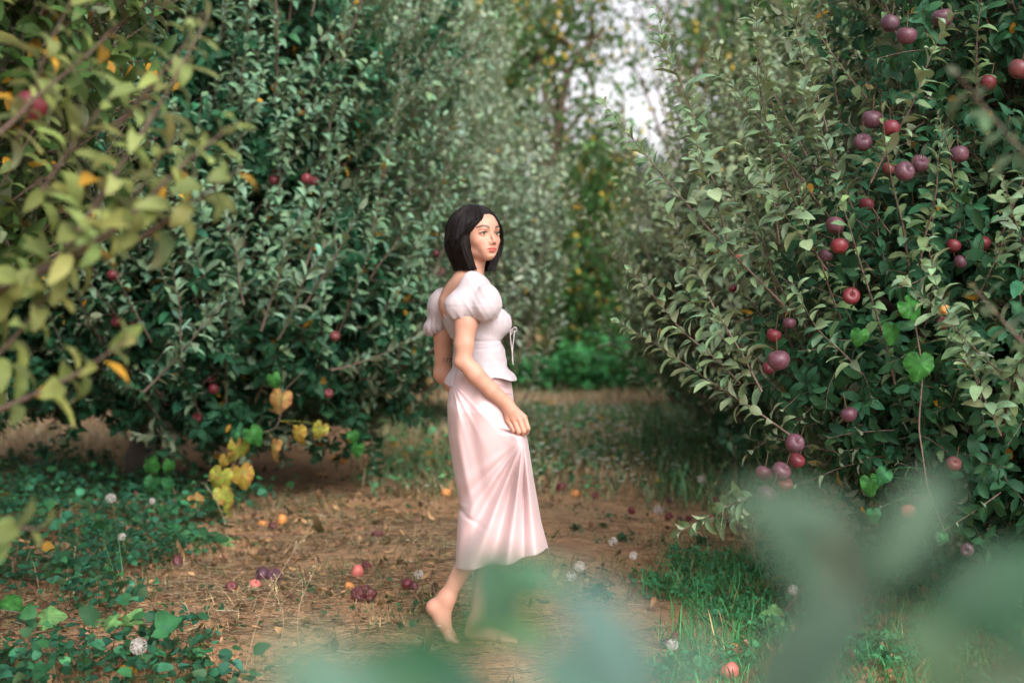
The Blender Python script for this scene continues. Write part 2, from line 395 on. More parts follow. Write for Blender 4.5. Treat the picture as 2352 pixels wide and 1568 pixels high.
def apple_tree(name, loc, label, blobs, spurs, sprouts, group, trunk=(.8, .11), nlimb=12, leaf=.075, base=(.05, .12, .05), sbase=(.07, .13, .06),
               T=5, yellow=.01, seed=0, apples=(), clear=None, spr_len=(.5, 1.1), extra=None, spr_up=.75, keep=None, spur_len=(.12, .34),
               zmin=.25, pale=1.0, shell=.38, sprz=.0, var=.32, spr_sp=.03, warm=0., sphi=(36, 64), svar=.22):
    global rng
    rng = np.random.default_rng(100 + seed)
    t = Local(name, loc, label, 'tree', group)
    tb = MB(); limbs(tb, (loc[0], loc[1], 0), trunk[0], trunk[1], blobs, nlimb, seed)
    trk = t.part(tb, 'trunk', M_BARK)
    lb, wb = MB(), MB()
    # short spurs through the crown
    b, dr, rr = sample_blobs(blobs, spurs, shell); ok = b[:, 2] > zmin; b, dr = b[ok], dr[ok]
    n = len(b)
    d = norm(dr * .8 + unit_sphere(n) * .7 + np.array([0, 0, .35]))
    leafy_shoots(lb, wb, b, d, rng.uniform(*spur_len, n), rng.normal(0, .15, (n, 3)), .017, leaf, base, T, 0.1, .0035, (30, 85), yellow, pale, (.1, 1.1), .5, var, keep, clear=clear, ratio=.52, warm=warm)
    # long vegetative shoots, mostly upright
    b, dr, rr = sample_blobs(blobs, sprouts, .25); ok = (b[:, 2] > max(zmin, sprz)); b, dr = b[ok], dr[ok]; n = len(b)
    upf = np.clip(spr_up + .25 * dr[:, 2:3], 0, 1.2)
    d = norm(dr * np.array([1, 1, .5]) * .55 + unit_sphere(n) * .22 + np.array([0, 0, 1.]) * upf)
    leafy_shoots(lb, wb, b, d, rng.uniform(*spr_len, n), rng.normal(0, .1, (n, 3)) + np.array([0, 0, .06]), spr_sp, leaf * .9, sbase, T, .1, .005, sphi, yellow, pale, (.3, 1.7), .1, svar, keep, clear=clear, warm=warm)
    if extra: extra(lb, wb)
    t.part(lb, 'crown', M_LEAF); t.part(wb, 'twigs', M_TWIG, parent=trk)
    for (px, py, dd, dia, kd) in apples:
        c = P(px, py, dd); V, F = apple_mesh(0, int(px)); e = rng.normal(0, .35, 3); e[1] += .2
        if rng.random() < .3: e[0] += 1.2
        ap = MB(); ap.add(rotm(V * dia, e) + c, F); ao = t.part(ap, 'apple', AMAT[kd])
        st = MB(); up = rotm(np.array([[0, 0, 1.0]]), e)[0]; s = np.linspace(0, 1, 5)[:, None]
        tube(st, c + up * dia * .3 + s * up * .035 + s ** 2 * np.array([0, 0, .03]), .0016, 5); t.part(st, 'stem', M_STEM, parent=ao)
    return t
def px_shoots(lst, lb, wb, leaf, base, spacing=.03, **k):    # long branches: list of (px0,py0,d0, px1,py1,d1, sag)
    for (a0, b0, d0, a1, b1, d1, sag) in lst:
        p, q = P(a0, b0, d0), P(a1, b1, d1); v = q - p; L = np.linalg.norm(v); u = v / L
        bend = np.array([0, 0, sag]); d = u - bend
        leafy_shoots(lb, wb, p[None], d[None], np.array([L]), bend[None], spacing, leaf, base, 7, **k)

# right row, nearest tree: in focus, full of purple apples
R1_AP = [(2165, 42, 5.0, .075, 'p'), (2082, 83, 4.95, .07, 'p'), (2044, 55, 5.05, .066, 'p'), (2003, 275, 5.0, .072, 'p'), (2047, 295, 4.93, .06, 'r'),
         (1982, 328, 5.0, .066, 'p'), (2112, 377, 5.0, .066, 'p'), (2077, 394, 4.9, .07, 'p'), (2040, 388, 5.2, .05, 'x'), (2203, 355, 5.05, .068, 'p'),
         (2270, 190, 5.3, .06, 'r'), (1918, 518, 5.1, .068, 'p'), (1928, 565, 5.0, .062, 'r'), (1896, 587, 5.1, .05, 'p'), (1990, 470, 5.3, .056, 'r'),
         (1788, 828, 4.95, .080, 'p'), (1777, 770, 5.2, .054, 'r'), (1765, 846, 5.3, .05, 'r'), (1955, 680, 5.1, .062, 'r'), (1813, 742, 5.3, .05, 'p'),
         (1950, 952, 5.05, .06, 'p'), (1825, 1018, 5.0, .07, 'p'), (1793, 1083, 4.95, .07, 'p'), (1753, 1087, 5.05, .06, 'p'), (1830, 1058, 5.1, .058, 'r'),
         (1760, 1137, 4.9, .072, 'p'), (1803, 1112, 5.1, .055, 'r'), (2087, 1175, 4.9, .056, 'k'), (2118, 1155, 4.95, .08, 'p'), (2170, 712, 5.1, .04, 'o'),
         (2168, 742, 5.1, .05, 'x'), (2190, 565, 5.2, .055, 'r'), (2256, 558, 5.2, .06, 'r'), (2205, 602, 5.1, .05, 'p'), (2221, 1262, 4.9, .048, 'p'),
         (2346, 885, 4.9, .05, 'p'), (1700, 590, 6.0, .04, 'k'), (1683, 662, 6.4, .04, 'r'), (2340, 160, 5.0, .075, 'x'), (2190, 1065, 5.0, .055, 'x')]
clr1 = near([P(a, b, c) for a, b, c, _, _ in R1_AP], .036, .6)
def ex_r1(lb, wb):
    L1 = [(1800, 700, 5.3, 1388, 240, 5.0, .10), (1640, 420, 5.2, 1500, 8, 5.0, .05), (1790, 560, 5.3, 1730, 10, 5.2, .03), (1700, 640, 5.3, 1580, 260, 5.0, .05),
          (1700, 880, 5.2, 1440, 620, 5.1, .04), (1830, 1010, 5.2, 1420, 740, 5.2, -.05), (1750, 900, 5.1, 1530, 480, 5.3, .05), (1850, 420, 5.3, 1640, 120, 5.2, .1),
          (1900, 620, 5.2, 1700, 330, 5.0, .1), (1960, 480, 5.2, 1840, 170, 5.1, .1), (1680, 800, 5.4, 1560, 640, 5.2, .04), (1900, 300, 5.3, 1800, -60, 5.2, .1),
          (2000, 420, 5.0, 2190, 20, 4.9, .1), (2352, 900, 4.9, 2080, 640, 4.8, .1), (2380, 620, 4.9, 2290, 380, 4.7, .1), (2300, 1000, 4.9, 2200, 760, 4.8, .1),
          (1820, 1180, 5.0, 1600, 1200, 4.9, -.15), (1760, 1130, 5.0, 1558, 1228, 4.85, -.2), (2250, 880, 4.9, 2120, 560, 4.8, .1), (1980, 860, 5.1, 1800, 640, 5.0, .1)]
    px_shoots(L1, lb, wb, .082, (.17, .26, .14), .0155, yellow=.0, curl=(.2, 1.3), phi=(34, 62), r0=.0034, ratio=.50, var=.2)
    # closer, blurred shoots that reach in from the right edge
    L2 = [(2420, 420, 2.5, 2200, 170, 2.4, .1), (2460, 900, 3.2, 2230, 650, 3.2, .1), (2480, 1080, 3.4, 2330, 780, 3.4, .1)]
    px_shoots(L2, lb, wb, .06, (.09, .13, .07), .02, yellow=.0, curl=(.3, 1.4), phi=(42, 72), r0=.005, ratio=.5)
apple_tree('apple_tree', (3.3, 6.3, 0), 'apple tree at right beside the path, heavy with big purple-red apples, nearest tree in focus',
    [((3.45, 6.7, 2.1), (2.0, 1.8, 2.1), 1.0), ((1.9, 5.8, 1.3), (.85, .75, .8), 1.5), ((2.35, 5.8, 2.3), (.9, .7, .9), 1.2), ((2.3, 5.7, .75), (1.0, .7, .45), 1.5), ((1.45, 5.8, .95), (.4, .5, .35), .7)],
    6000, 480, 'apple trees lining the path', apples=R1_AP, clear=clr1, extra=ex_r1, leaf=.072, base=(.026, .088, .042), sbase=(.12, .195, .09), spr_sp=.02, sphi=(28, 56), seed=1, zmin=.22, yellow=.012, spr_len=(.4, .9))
# right row, further
def ex_r2(lb, wb):
    L1 = [(1640, 620, 10.5, 1590, 300, 10.5, .05), (1560, 760, 10.5, 1490, 520, 10.5, .05), (1700, 460, 10.4, 1660, 100, 10.4, .05), (1620, 780, 10.3, 1540, 640, 10.3, .05), (1780, 420, 10.4, 1750, 40, 10.4, .03), (1850, 380, 10.3, 1850, 20, 10.3, .03),
          (1520, 880, 10.6, 1420, 690, 10.6, .05), (1720, 620, 10.3, 1700, 330, 10.3, .03), (1880, 520, 10.2, 1900, 200, 10.2, .03), (1600, 560, 10.6, 1530, 420, 10.6, .05)]
    for dx, dy, dd in ((0, 0, 0), (-26, 30, .3), (30, 50, -.2)):
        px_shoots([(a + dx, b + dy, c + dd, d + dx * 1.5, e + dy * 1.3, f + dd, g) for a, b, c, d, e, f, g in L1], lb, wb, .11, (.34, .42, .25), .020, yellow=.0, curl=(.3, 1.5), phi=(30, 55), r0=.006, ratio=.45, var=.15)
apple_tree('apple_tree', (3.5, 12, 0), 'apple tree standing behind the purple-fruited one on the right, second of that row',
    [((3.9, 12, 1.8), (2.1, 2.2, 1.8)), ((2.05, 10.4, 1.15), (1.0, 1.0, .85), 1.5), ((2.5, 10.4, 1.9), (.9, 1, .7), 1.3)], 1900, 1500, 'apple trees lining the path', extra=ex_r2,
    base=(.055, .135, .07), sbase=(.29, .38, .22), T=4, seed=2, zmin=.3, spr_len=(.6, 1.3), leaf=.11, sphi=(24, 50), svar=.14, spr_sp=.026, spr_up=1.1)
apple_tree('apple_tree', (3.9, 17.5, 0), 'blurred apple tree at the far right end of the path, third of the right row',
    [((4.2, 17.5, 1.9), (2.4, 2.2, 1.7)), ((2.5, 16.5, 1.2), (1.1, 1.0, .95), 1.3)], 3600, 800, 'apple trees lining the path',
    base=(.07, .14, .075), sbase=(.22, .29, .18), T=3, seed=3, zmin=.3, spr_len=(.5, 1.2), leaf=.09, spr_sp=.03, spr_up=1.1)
# left row
T1_AP = [(258, 632, 8.6, .07, 'r'), (268, 738, 8.7, .07, 'r'), (303, 740, 8.8, .06, 'r'), (627, 414, 8.6, .06, 'r'), (705, 412, 8.5, .075, 'r'), (722, 418, 8.6, .06, 'r'),
         (455, 960, 9.0, .075, 'r'), (490, 893, 8.8, .07, 'r'), (769, 772, 8.5, .066, 'x'), (755, 903, 8.8, .06, 'r'), (1002, 582, 9.8, .055, 'x'), (1012, 625, 9.8, .06, 'x'), (485, 872, 8.9, .05, 'r')]
clr2 = near([P(a, b, c) for a, b, c, _, _ in T1_AP], .06, .9)
def ex_t1(lb, wb):
    L1 = [(600, 760, 8.4, 690, 470, 8.3, .05), (700, 700, 8.4, 850, 440, 8.3, .1), (560, 700, 8.3, 520, 470, 8.3, .05), (330, 900, 8.3, 560, 640, 8.2, .1),
          (420, 830, 8.3, 400, 600, 8.2, .05), (640, 780, 8.4, 740, 560, 8.2, .05), (760, 850, 8.5, 960, 770, 8.6, .2), (700, 620, 8.5, 780, 330, 8.5, .05),
          (850, 640, 9, 950, 480, 9, .1), (500, 480, 8.6, 540, 130, 8.5, .03), (620, 360, 8.7, 640, 40, 8.7, .03), (740, 380, 8.8, 800, 60, 8.8, .03), (880, 420, 9, 930, 130, 9, .03)]
    px_shoots(L1, lb, wb, .105, (.14, .23, .15), .026, yellow=.0, curl=(.1, .9), phi=(25, 55), r0=.006, ratio=.42)
apple_tree('apple_tree', (-2.63, 10.3, 0), 'left apple tree with dark gnarled trunk showing under the crown, few red apples',
    [((-2.7, 10.4, 2.3), (2.2, 2.0, 2.0)), ((-1.7, 9.7, 1.25), (1.2, 1.1, .8), 1.4), ((-3.6, 9.6, 1.35), (1.3, 1.1, .75), 1.2), ((-2.2, 9.5, 2.6), (1.4, 1.0, 1.3), 1.2), ((-1.35, 9.9, .8), (.75, .7, .45), .9), ((-3.5, 9.5, .95), (.9, .6, .35), .6), ((-1.9, 9.3, .6), (.45, .45, .28), .7), ((-2.95, 9.5, .85), (.35, .3, .3), .4)],
    6500, 1500, 'apple trees lining the path', trunk=(.75, .115), apples=T1_AP, clear=clr2, extra=ex_t1, leaf=.098, base=(.020, .078, .038), sbase=(.14, .25, .145), spr_sp=.024, seed=4, zmin=.42, T=5, yellow=.012, spr_len=(.4, 1.2), sphi=(24, 50), svar=.2, nlimb=16)
def ex_t2(lb, wb):
    L1 = [(1130, 560, 14, 1140, 130, 14, .05), (1080, 500, 14, 1060, 60, 14, .05), (1200, 620, 14.3, 1255, 300, 14.3, .05), (1000, 460, 14, 985, -20, 14, .03), (930, 500, 13.6, 900, 120, 13.5, .03), (1150, 700, 14, 1190, 420, 14, .05),
          (860, 420, 13.5, 850, 20, 13.4, .03), (1230, 760, 14.2, 1270, 520, 14.2, .05), (1040, 640, 13.8, 1100, 330, 13.6, .03), (960, 650, 13.5, 1010, 330, 13.4, .03), (780, 420, 13.5, 760, 60, 13.4, .03), (700, 380, 13.5, 680, -40, 13.4, .03), (1180, 860, 14, 1260, 640, 14, .05), (1090, 760, 13.8, 1160, 540, 13.6, .05)]
    for dx, dy, dd in ((0, 0, 0), (-28, 30, .3), (22, 60, -.2)):
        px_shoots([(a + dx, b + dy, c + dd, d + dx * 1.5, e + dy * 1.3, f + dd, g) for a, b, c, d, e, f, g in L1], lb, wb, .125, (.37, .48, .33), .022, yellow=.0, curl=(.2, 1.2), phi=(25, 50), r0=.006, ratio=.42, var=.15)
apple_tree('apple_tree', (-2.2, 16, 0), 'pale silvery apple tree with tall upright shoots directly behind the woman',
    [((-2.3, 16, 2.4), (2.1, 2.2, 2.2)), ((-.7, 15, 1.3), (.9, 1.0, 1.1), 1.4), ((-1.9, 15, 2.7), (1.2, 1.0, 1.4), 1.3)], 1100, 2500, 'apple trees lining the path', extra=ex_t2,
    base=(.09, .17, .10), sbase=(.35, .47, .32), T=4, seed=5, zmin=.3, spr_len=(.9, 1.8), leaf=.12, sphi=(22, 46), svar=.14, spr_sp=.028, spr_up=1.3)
# left row, nearest tree, blurred leafy branches reaching in
def ex_t0(lb, wb):
    L1 = [(-160, 760, 3.0, 590, 262, 2.8, .12), (120, 620, 2.9, 470, 60, 3.0, .08), (300, 560, 2.9, 560, 380, 2.75, .05), (-100, 980, 2.9, 315, 775, 2.8, .1),
          (-80, 700, 3.0, 280, 505, 2.8, .1), (-60, 350, 3.0, 260, 60, 3.0, .1), (40, 320, 3.1, 160, -20, 3.0, .05), (200, 560, 3.1, 420, 300, 2.9, .08),
          (60, 480, 3.1, 230, 240, 3.0, .1), (-90, 1210, 2.8, 90, 1225, 2.7, -.15), (260, 300, 3.2, 480, 20, 3.1, .1), (-50, 860, 3.0, 140, 640, 2.9, .1)]
    px_shoots(L1, lb, wb, .088, (.14, .19, .06), .020, yellow=.05, curl=(.4, 1.8), phi=(40, 75), r0=.0065, ratio=.42, warm=.1)
T0_AP = [(70, 245, 3.3, .075, 'r')]
apple_tree('apple_tree', (-3.1, 4.8, 0), 'blurred yellow-green apple tree leaning into the frame at the left edge, closest on the left',
    [((-3.0, 4.9, 2.2), (1.5, 1.3, 1.5), .6), ((-1.75, 4.3, 2.15), (.6, .6, .75), 1.3), ((-1.9, 4.3, 1.5), (.45, .5, .35), 1.)], 1500, 260, 'apple trees lining the path',
    apples=T0_AP, clear=near([P(70, 245, 3.3)], .05, .4), extra=ex_t0, leaf=.088, base=(.035, .08, .022), sbase=(.10, .15, .045), seed=6, zmin=.9, yellow=.10, spr_len=(.4, .8), T=5, warm=.15)
# ------------------------------------------------------------------ woman: continuous body from a blended distance field
rng = np.random.default_rng(11)
DW = 5.37
def Wp(px, py, dy=0.0): return P(px, py, DW + dy)
YAW = R(24); BF = np.array([math.cos(YAW), math.sin(YAW), 0]); BL = np.array([-math.sin(YAW), math.cos(YAW), 0]); UP = np.array([0, 0, 1.0])
HT = R(39); HF = np.array([math.sin(HT), -math.cos(HT), 0.0]); HL = np.array([math.cos(HT), math.sin(HT), 0.0])
PT = R(-1); HF2 = HF * math.cos(PT) + UP * math.sin(PT); HU = UP * math.cos(PT) - HF * math.sin(PT)
HO = Wp(1096, 537.0, .0)
def H(f, l, u): return HO + HF2 * f + HL * l + HU * u
class Field:
    def __init__(s, xs, ys, zs): s.x, s.y, s.z = xs, ys, zs; s.D = np.full((len(xs), len(ys), len(zs)), .5, np.float32)
    def sub(s, lo, hi):
        sl = tuple(slice(max(np.searchsorted(a, l) - 1, 0), min(np.searchsorted(a, h) + 1, len(a))) for a, l, h in zip((s.x, s.y, s.z), lo, hi))
        X, Y, Z = s.x[sl[0]][:, None, None], s.y[sl[1]][None, :, None], s.z[sl[2]][None, None, :]
        return sl, X, Y, Z
    def put(s, sl, d, k, op):
        A = s.D[sl]; d = d.astype(np.float32)
        if op == 'cut': A2 = -A
        else: A2 = A
        if k > 0:
            h = np.clip(.5 + .5 * (A2 - d) / k, 0, 1); r = A2 * (1 - h) + d * h - k * h * (1 - h)
        else: r = np.minimum(A2, d)
        s.D[sl] = -r if op == 'cut' else r
    def ell(s, c, r, k=.02, ax=None, op='add'):
        c = np.asarray(c, float); r = np.asarray(r, float); m = r.max() + k + .012
        sl, X, Y, Z = s.sub(c - m, c + m); x, y, z = X - c[0], Y - c[1], Z - c[2]
        if ax is not None:
            a, b, e = ax; x, y, z = (x * a[0] + y * a[1] + z * a[2], x * b[0] + y * b[1] + z * b[2], x * e[0] + y * e[1] + z * e[2])
        k0 = np.sqrt((x / r[0]) ** 2 + (y / r[1]) ** 2 + (z / r[2]) ** 2); k1 = np.sqrt((x / r[0] ** 2) ** 2 + (y / r[1] ** 2) ** 2 + (z / r[2] ** 2) ** 2)
        s.put(sl, k0 * (k0 - 1) / np.maximum(k1, 1e-6), k, op)
    def cone(s, a, b, ra, rb, k=.02, op='add', flat=None):
        a = np.asarray(a, float); b = np.asarray(b, float); m = max(ra, rb) + k + .012
        sl, X, Y, Z = s.sub(np.minimum(a, b) - m, np.maximum(a, b) + m)
        e = b - a; L2 = e @ e
        x, y, z = X - a[0], Y - a[1], Z - a[2]
        t = np.clip((x * e[0] + y * e[1] + z * e[2]) / L2, 0, 1)
        x, y, z = x - t * e[0], y - t * e[1], z - t * e[2]
        if flat is not None:
            v, q = flat; p = x * v[0] + y * v[1] + z * v[2]; x, y, z = x + v[0] * p * (q - 1), y + v[1] * p * (q - 1), z + v[2] * p * (q - 1)
        s.put(sl, np.sqrt(x * x + y * y + z * z) - (ra + (rb - ra) * t), k, op)
    def nets(s):
        D = s.D; S = D < 0; nx, ny, nz = D.shape
        cnt = np.zeros((nx - 1, ny - 1, nz - 1), np.int8)
        for a in (0, 1):
            for b in (0, 1):
                for c in (0, 1): cnt += S[a:nx - 1 + a, b:ny - 1 + b, c:nz - 1 + c]
        act = np.argwhere((cnt > 0) & (cnt < 8)); I, J, K = act.T
        idx = np.full(cnt.shape, -1, np.int32); idx[I, J, K] = np.arange(len(act))
        ax = (s.x, s.y, s.z); acc = np.zeros((len(act), 3)); num = np.zeros(len(act))
        for d in range(3):
            o = [q for q in range(3) if q != d]
            for a in (0, 1):
                for b in (0, 1):
                    off0 = [0, 0, 0]; off0[o[0]] = a; off0[o[1]] = b; off1 = list(off0); off1[d] = 1
                    v0 = D[I + off0[0], J + off0[1], K + off0[2]]; v1 = D[I + off1[0], J + off1[1], K + off1[2]]
                    x = (v0 < 0) != (v1 < 0); tt = np.where(x, v0 / np.where(x, v0 - v1, 1), 0)
                    p = np.stack([ax[q][act[:, q] + off0[q]] for q in range(3)], -1).astype(float)
                    p[:, d] += tt * (ax[d][act[:, d] + 1] - ax[d][act[:, d]])
                    acc += p * x[:, None]; num += x
        V = acc / num[:, None]; Fs = []
        for d in range(3):
            o = [q for q in range(3) if q != d]
            s0 = [slice(None)] * 3; s1 = [slice(None)] * 3; s0[d] = slice(0, -1); s1[d] = slice(1, None)
            a0, a1 = S[tuple(s0)], S[tuple(s1)]; E = np.argwhere(a0 != a1)
            E = E[(E[:, o[0]] > 0) & (E[:, o[1]] > 0) & (E[:, o[0]] < D.shape[o[0]] - 1) & (E[:, o[1]] < D.shape[o[1]] - 1)]
            q = []
            for (a, b) in ((1, 1), (0, 1), (0, 0), (1, 0)):
                C = E.copy(); C[:, o[0]] -= a; C[:, o[1]] -= b; q.append(idx[C[:, 0], C[:, 1], C[:, 2]])
            Q = np.stack(q, -1); fl = a0[E[:, 0], E[:, 1], E[:, 2]]
            if d == 1: fl = ~fl
            Q[~fl] = Q[~fl][:, ::-1]; Fs.append(Q)
        return V, np.concatenate(Fs)
def steps(*seg):                                     # (start, stop, step), ...
    return np.unique(np.round(np.concatenate([np.arange(a, b, h) for a, b, h in seg]), 6))
HAX = (HF2, HL, HU); BAX = (BF, BL, UP)
TC = Wp(1078, 715); TW = Wp(1100, 802); TH = Wp(1103, 915)
def torso(F, o, hips=True):
    F.ell(TC, (.088 + o, .142 + o, .12 + o), .03, BAX)
    F.ell(Wp(1072, 680), (.075 + o, .135 + o, .08 + o), .04, BAX)
    F.ell(TW, (.076 + o, .112 + o, .12 + o), .05, BAX)
    if hips: F.ell(TH + UP * .02, (.088 + o, .135 + o, .11 + o), .05, BAX)
    for sgn in (-1, 1):
        c = TC + BF * .062 + BL * .068 * sgn - UP * .045
        F.ell(c, (.072 + o, .060 + o, .057 + o), .025, BAX)
SHR, SHL = Wp(1080, 682, -.145), Wp(1022, 690, .145)
ELR, WRR = Wp(1064, 828, -.185), Wp(1163, 927, -.15)
ELL, WRL = Wp(1017, 858, .2), Wp(1105, 925, .2)
def arm_r(F, o=0., k=.012):
    F.cone(SHR, Wp(1072, 740, -.165), .045 + o, .0425 + o, k); F.cone(Wp(1070, 740, -.165), Wp(1065, 790, -.18), .0425 + o, .0345 + o, k)
    F.cone(Wp(1067, 790, -.18), ELR, .0345 + o, .031 + o, k)
def arm_l(F, o=0., k=.012):
    F.cone(SHL, Wp(1018, 770, .17), .041 + o, .037 + o, k); F.cone(Wp(1018, 770, .17), ELL, .037 + o, .031 + o, k)

fx = steps((-.42, -.30, .0035), (-.30, -.17, .003), (-.17, -.03, .0017), (-.03, .09, .0022))
fy = steps((DW - .30, DW - .14, .0025), (DW - .14, DW - .02, .0018), (DW - .02, DW + .32, .004))
fz = steps((-.02, .14, .003), (.14, .84, .006), (.84, 1.0, .0022), (1.0, 1.42, .0035), (1.42, 1.68, .0017))
B = Field(fx, fy, fz)
# torso, pelvis, legs
torso(B, -.004)
hip_f, kn_f, an_f = Wp(1108, 915, .06), Wp(1145, 1175, .05), Wp(1094, 1428, .04)
hip_r, kn_r, an_r = Wp(1100, 915, -.06), Wp(1144, 1180, .0), Wp(1026, 1372, .0)
for h_, k_, a_ in ((hip_f, kn_f, an_f), (hip_r, kn_r, an_r)):
    B.cone(h_, k_, .082, .052, .03); m_ = k_ * .72 + a_ * .28; m_ = m_ - BF * .016
    B.cone(k_, m_, .044, .044, .012); B.cone(m_, a_, .044, .027, .012)
# front foot flat, rear foot raised on its ball
zf = gh(-.1, DW) + .0
def foot(heel, ball, toe, an, wr=.036):
    B.cone(an, heel, .029, .027, .02); B.cone(heel, ball, .027, .022, .02); B.cone(an, (heel + ball * 1.4) / 2.4 + UP * .012, .028, .026, .025)
    side = norm(np.cross(toe - heel, UP)); dirt = norm(toe - ball)
    B.cone(ball + side * .018, ball - side * .016, .020, .018, .015)
    for q in range(5):
        o = side * (.026 - .0125 * q); ln = (.036, .038, .034, .029, .022)[q]; r = (.0115, .0085, .008, .0078, .0075)[q]
        B.cone(ball + o * .9, ball + o + dirt * (ln + .012) - UP * .004, r + .002, r, .004)
hf_ = np.array([Wp(1084, 1450, .04)[0], DW + .04, .028]); bf_ = hf_ + np.array([.125, -.035, -.010]); foot(hf_, bf_, bf_ + np.array([.05, -.012, -.006]), an_f)
hr_ = Wp(997, 1394, .0); br_ = Wp(1034, 1462, .0); br_[2] = max(br_[2], .022); foot(hr_, br_, br_ + np.array([.035, -.01, -.022]), an_r)
# neck and shoulders
NB = Wp(1074, 655, .01)
B.cone(H(-.018, 0, -.075), NB, .049, .052, .02)
B.cone(NB - UP * .01, SHR + UP * .005, .045, .036, .04); B.cone(NB - UP * .01, SHL + UP * .005, .045, .036, .04)
B.cone(NB, Wp(1050, 700, .03), .05, .07, .03)
arm_r(B); arm_l(B)
# forearms
B.cone(ELR, Wp(1092, 860, -.19), .031, .033, .008); B.cone(Wp(1092, 860, -.19), Wp(1127, 895, -.175), .033, .029, .008); B.cone(Wp(1127, 895, -.175), WRR, .029, .0235, .008, flat=(norm(np.array([1., 0, 1.])), .95))
B.cone(ELR, ELR - BF * .014 - UP * .006, .022, .019, .012)
B.cone(ELL, Wp(1050, 888, .2), .035, .036, .02); B.cone(Wp(1050, 888, .2), WRL, .036, .025, .02)
# right hand gathering the skirt: back of the hand to the side, fingers curled under
def hand(wr, mcp, pips, dips, tips, thumb, r=.0088):
    c = sum(mcp) / 4
    for q in range(4): B.cone(wr * .8 + mcp[q] * .2, mcp[q], .0175, .0112, .008)
    B.cone(wr, c * .35 + wr * .65, .0235, .02, .015)
    for q in range(4):
        rr = r * (.88 if q == 0 else 1)
        B.cone(mcp[q], pips[q], rr + .0014, rr + .0002, .0010); B.cone(pips[q], dips[q], rr, rr - .0008, .0012); B.cone(dips[q], tips[q], rr - .0008, rr - .002, .001)
    B.cone(thumb[0], thumb[1], .013, .0105, .008); B.cone(thumb[1], thumb[2], .0105, .0095, .001); B.cone(thumb[2], thumb[3], .0095, .008, .001)
mcp = [Wp(1167, 966, -.150), Wp(1181, 966, -.158), Wp(1193, 964, -.160), Wp(1204, 958, -.155)]
pip = [Wp(1180, 988, -.160), Wp(1191.5, 992, -.168), Wp(1203, 990.5, -.170), Wp(1213, 984, -.165)]
dip = [Wp(1176, 997, -.145), Wp(1188, 1001, -.147), Wp(1200, 1000, -.148), Wp(1210, 994, -.146)]
tip = [Wp(1172, 994, -.132), Wp(1184, 996, -.131), Wp(1196, 994, -.131), Wp(1206, 988, -.130)]
hand(WRR, mcp, pip, dip, tip, [Wp(1178, 938, -.135), Wp(1194, 953, -.118), Wp(1203, 972, -.112), Wp(1206, 986, -.112)])
off = WRL - WRR
m2 = [WRL + np.array([.045, .0, -.05]) + np.array([-.017, 0, .004]) * (1.5 - q) * -1 for q in range(4)]
p2 = [q + np.array([.025, -.0, -.03]) for q in m2]; d2 = [q + np.array([.0, .012, -.022]) for q in p2]; t2 = [q + np.array([-.014, .01, -.008]) for q in d2]
hand(WRL, m2, p2, d2, t2, [WRL + np.array([.02, -.015, -.01]), WRL + np.array([.045, -.03, -.03]), WRL + np.array([.055, -.03, -.055]), WRL + np.array([.055, -.028, -.075])])
# head
E = lambda c, r, k=.012, op='add': B.ell(H(*c), r, k, HAX, op)
E((-.012, 0, .018), (.093, .073, .075), .02)
E((.030, 0, .022), (.060, .060, .060), .02)
E((.028, 0, -.030), (.060, .052, .064), .02)
for s_ in (-1, 1):
    B.cone(H(.064, .008 * s_, -.079), H(.004, .045 * s_, -.058), .0150, .015, .025)
    B.cone(H(.004, .045 * s_, -.058), H(-.005, .054 * s_, -.01), .015, .016, .025)
    E((.055, .038 * s_, -.028), (.024, .020, .019), .022)
    E((.076, .022 * s_, .017), (.012, .020, .0075), .014)
E((.070, 0, -.082), (.017, .017, .013), .014)
for s_ in (-1, 1): E((.094, .031 * s_, -.001), (.014, .0165, .0105), .012, 'cut')
for s_ in (-1, 1): E((.0730, .0305 * s_, -.001), (.0140, .0165, .0128), .004)
B.cone(H(.084, 0, .010), H(.1045, 0, -.028), .0050, .0058, .009); E((.1045, 0, -.0305), (.0075, .0065, .0060), .006)
for s_ in (-1, 1): E((.0945, .0100 * s_, -.0345), (.0080, .0045, .0052), .005); E((.1005, .0062 * s_, -.0395), (.004, .003, .0025), .002, 'cut')
E((.074, 0, -.055), (.019, .036, .026), .022)
E((.0930, .006, -.0550), (.0058, .013, .0036), .004); E((.0930, -.006, -.0550), (.0058, .013, .0036), .004)
E((.0915, 0, -.0630), (.0068, .0155, .0046), .003)
B.cone(H(.0985, .017, -.0592), H(.0985, -.017, -.0592), .0015, .0015, .001, 'cut')
E((.0915, 0, -.0745), (.006, .014, .004), .008, 'cut')
for s_ in (-1, 1):                                   # eye openings between the lids
    B.ell(H(.089, .0305 * s_, -.0012), (.0085, .0146, .0058), .0012, HAX, 'cut')
for s_ in (-1, 1): E((-.008, .069 * s_, -.018), (.014, .007, .026), .006)
V, Fq = B.nets(); del B
rel = V - HO; lf, ll, lu = rel @ HF2, rel @ HL, rel @ HU
skin = np.array([.45, .245, .17]); C = np.tile(np.append(skin, 1.0), (len(V), 1))
def blend(msk, c): C[:, :3] = C[:, :3] * (1 - msk[:, None]) + np.asarray(c) * msk[:, None]
ss = lambda a, b, x: np.clip((x - a) / (b - a), 0, 1) ** 2 * (3 - 2 * np.clip((x - a) / (b - a), 0, 1))
face = (lf > .03) & (np.abs(ll) < .08) & (lu > -.13)
lipw = np.clip(1 - (ll / .0235) ** 2, 0, 1)
lip = face * (lf > .078) * ss(.0012, -.001, np.abs(lu + .0590) - .0078 * lipw ** .9 - .0) * (np.abs(ll) < .0235)
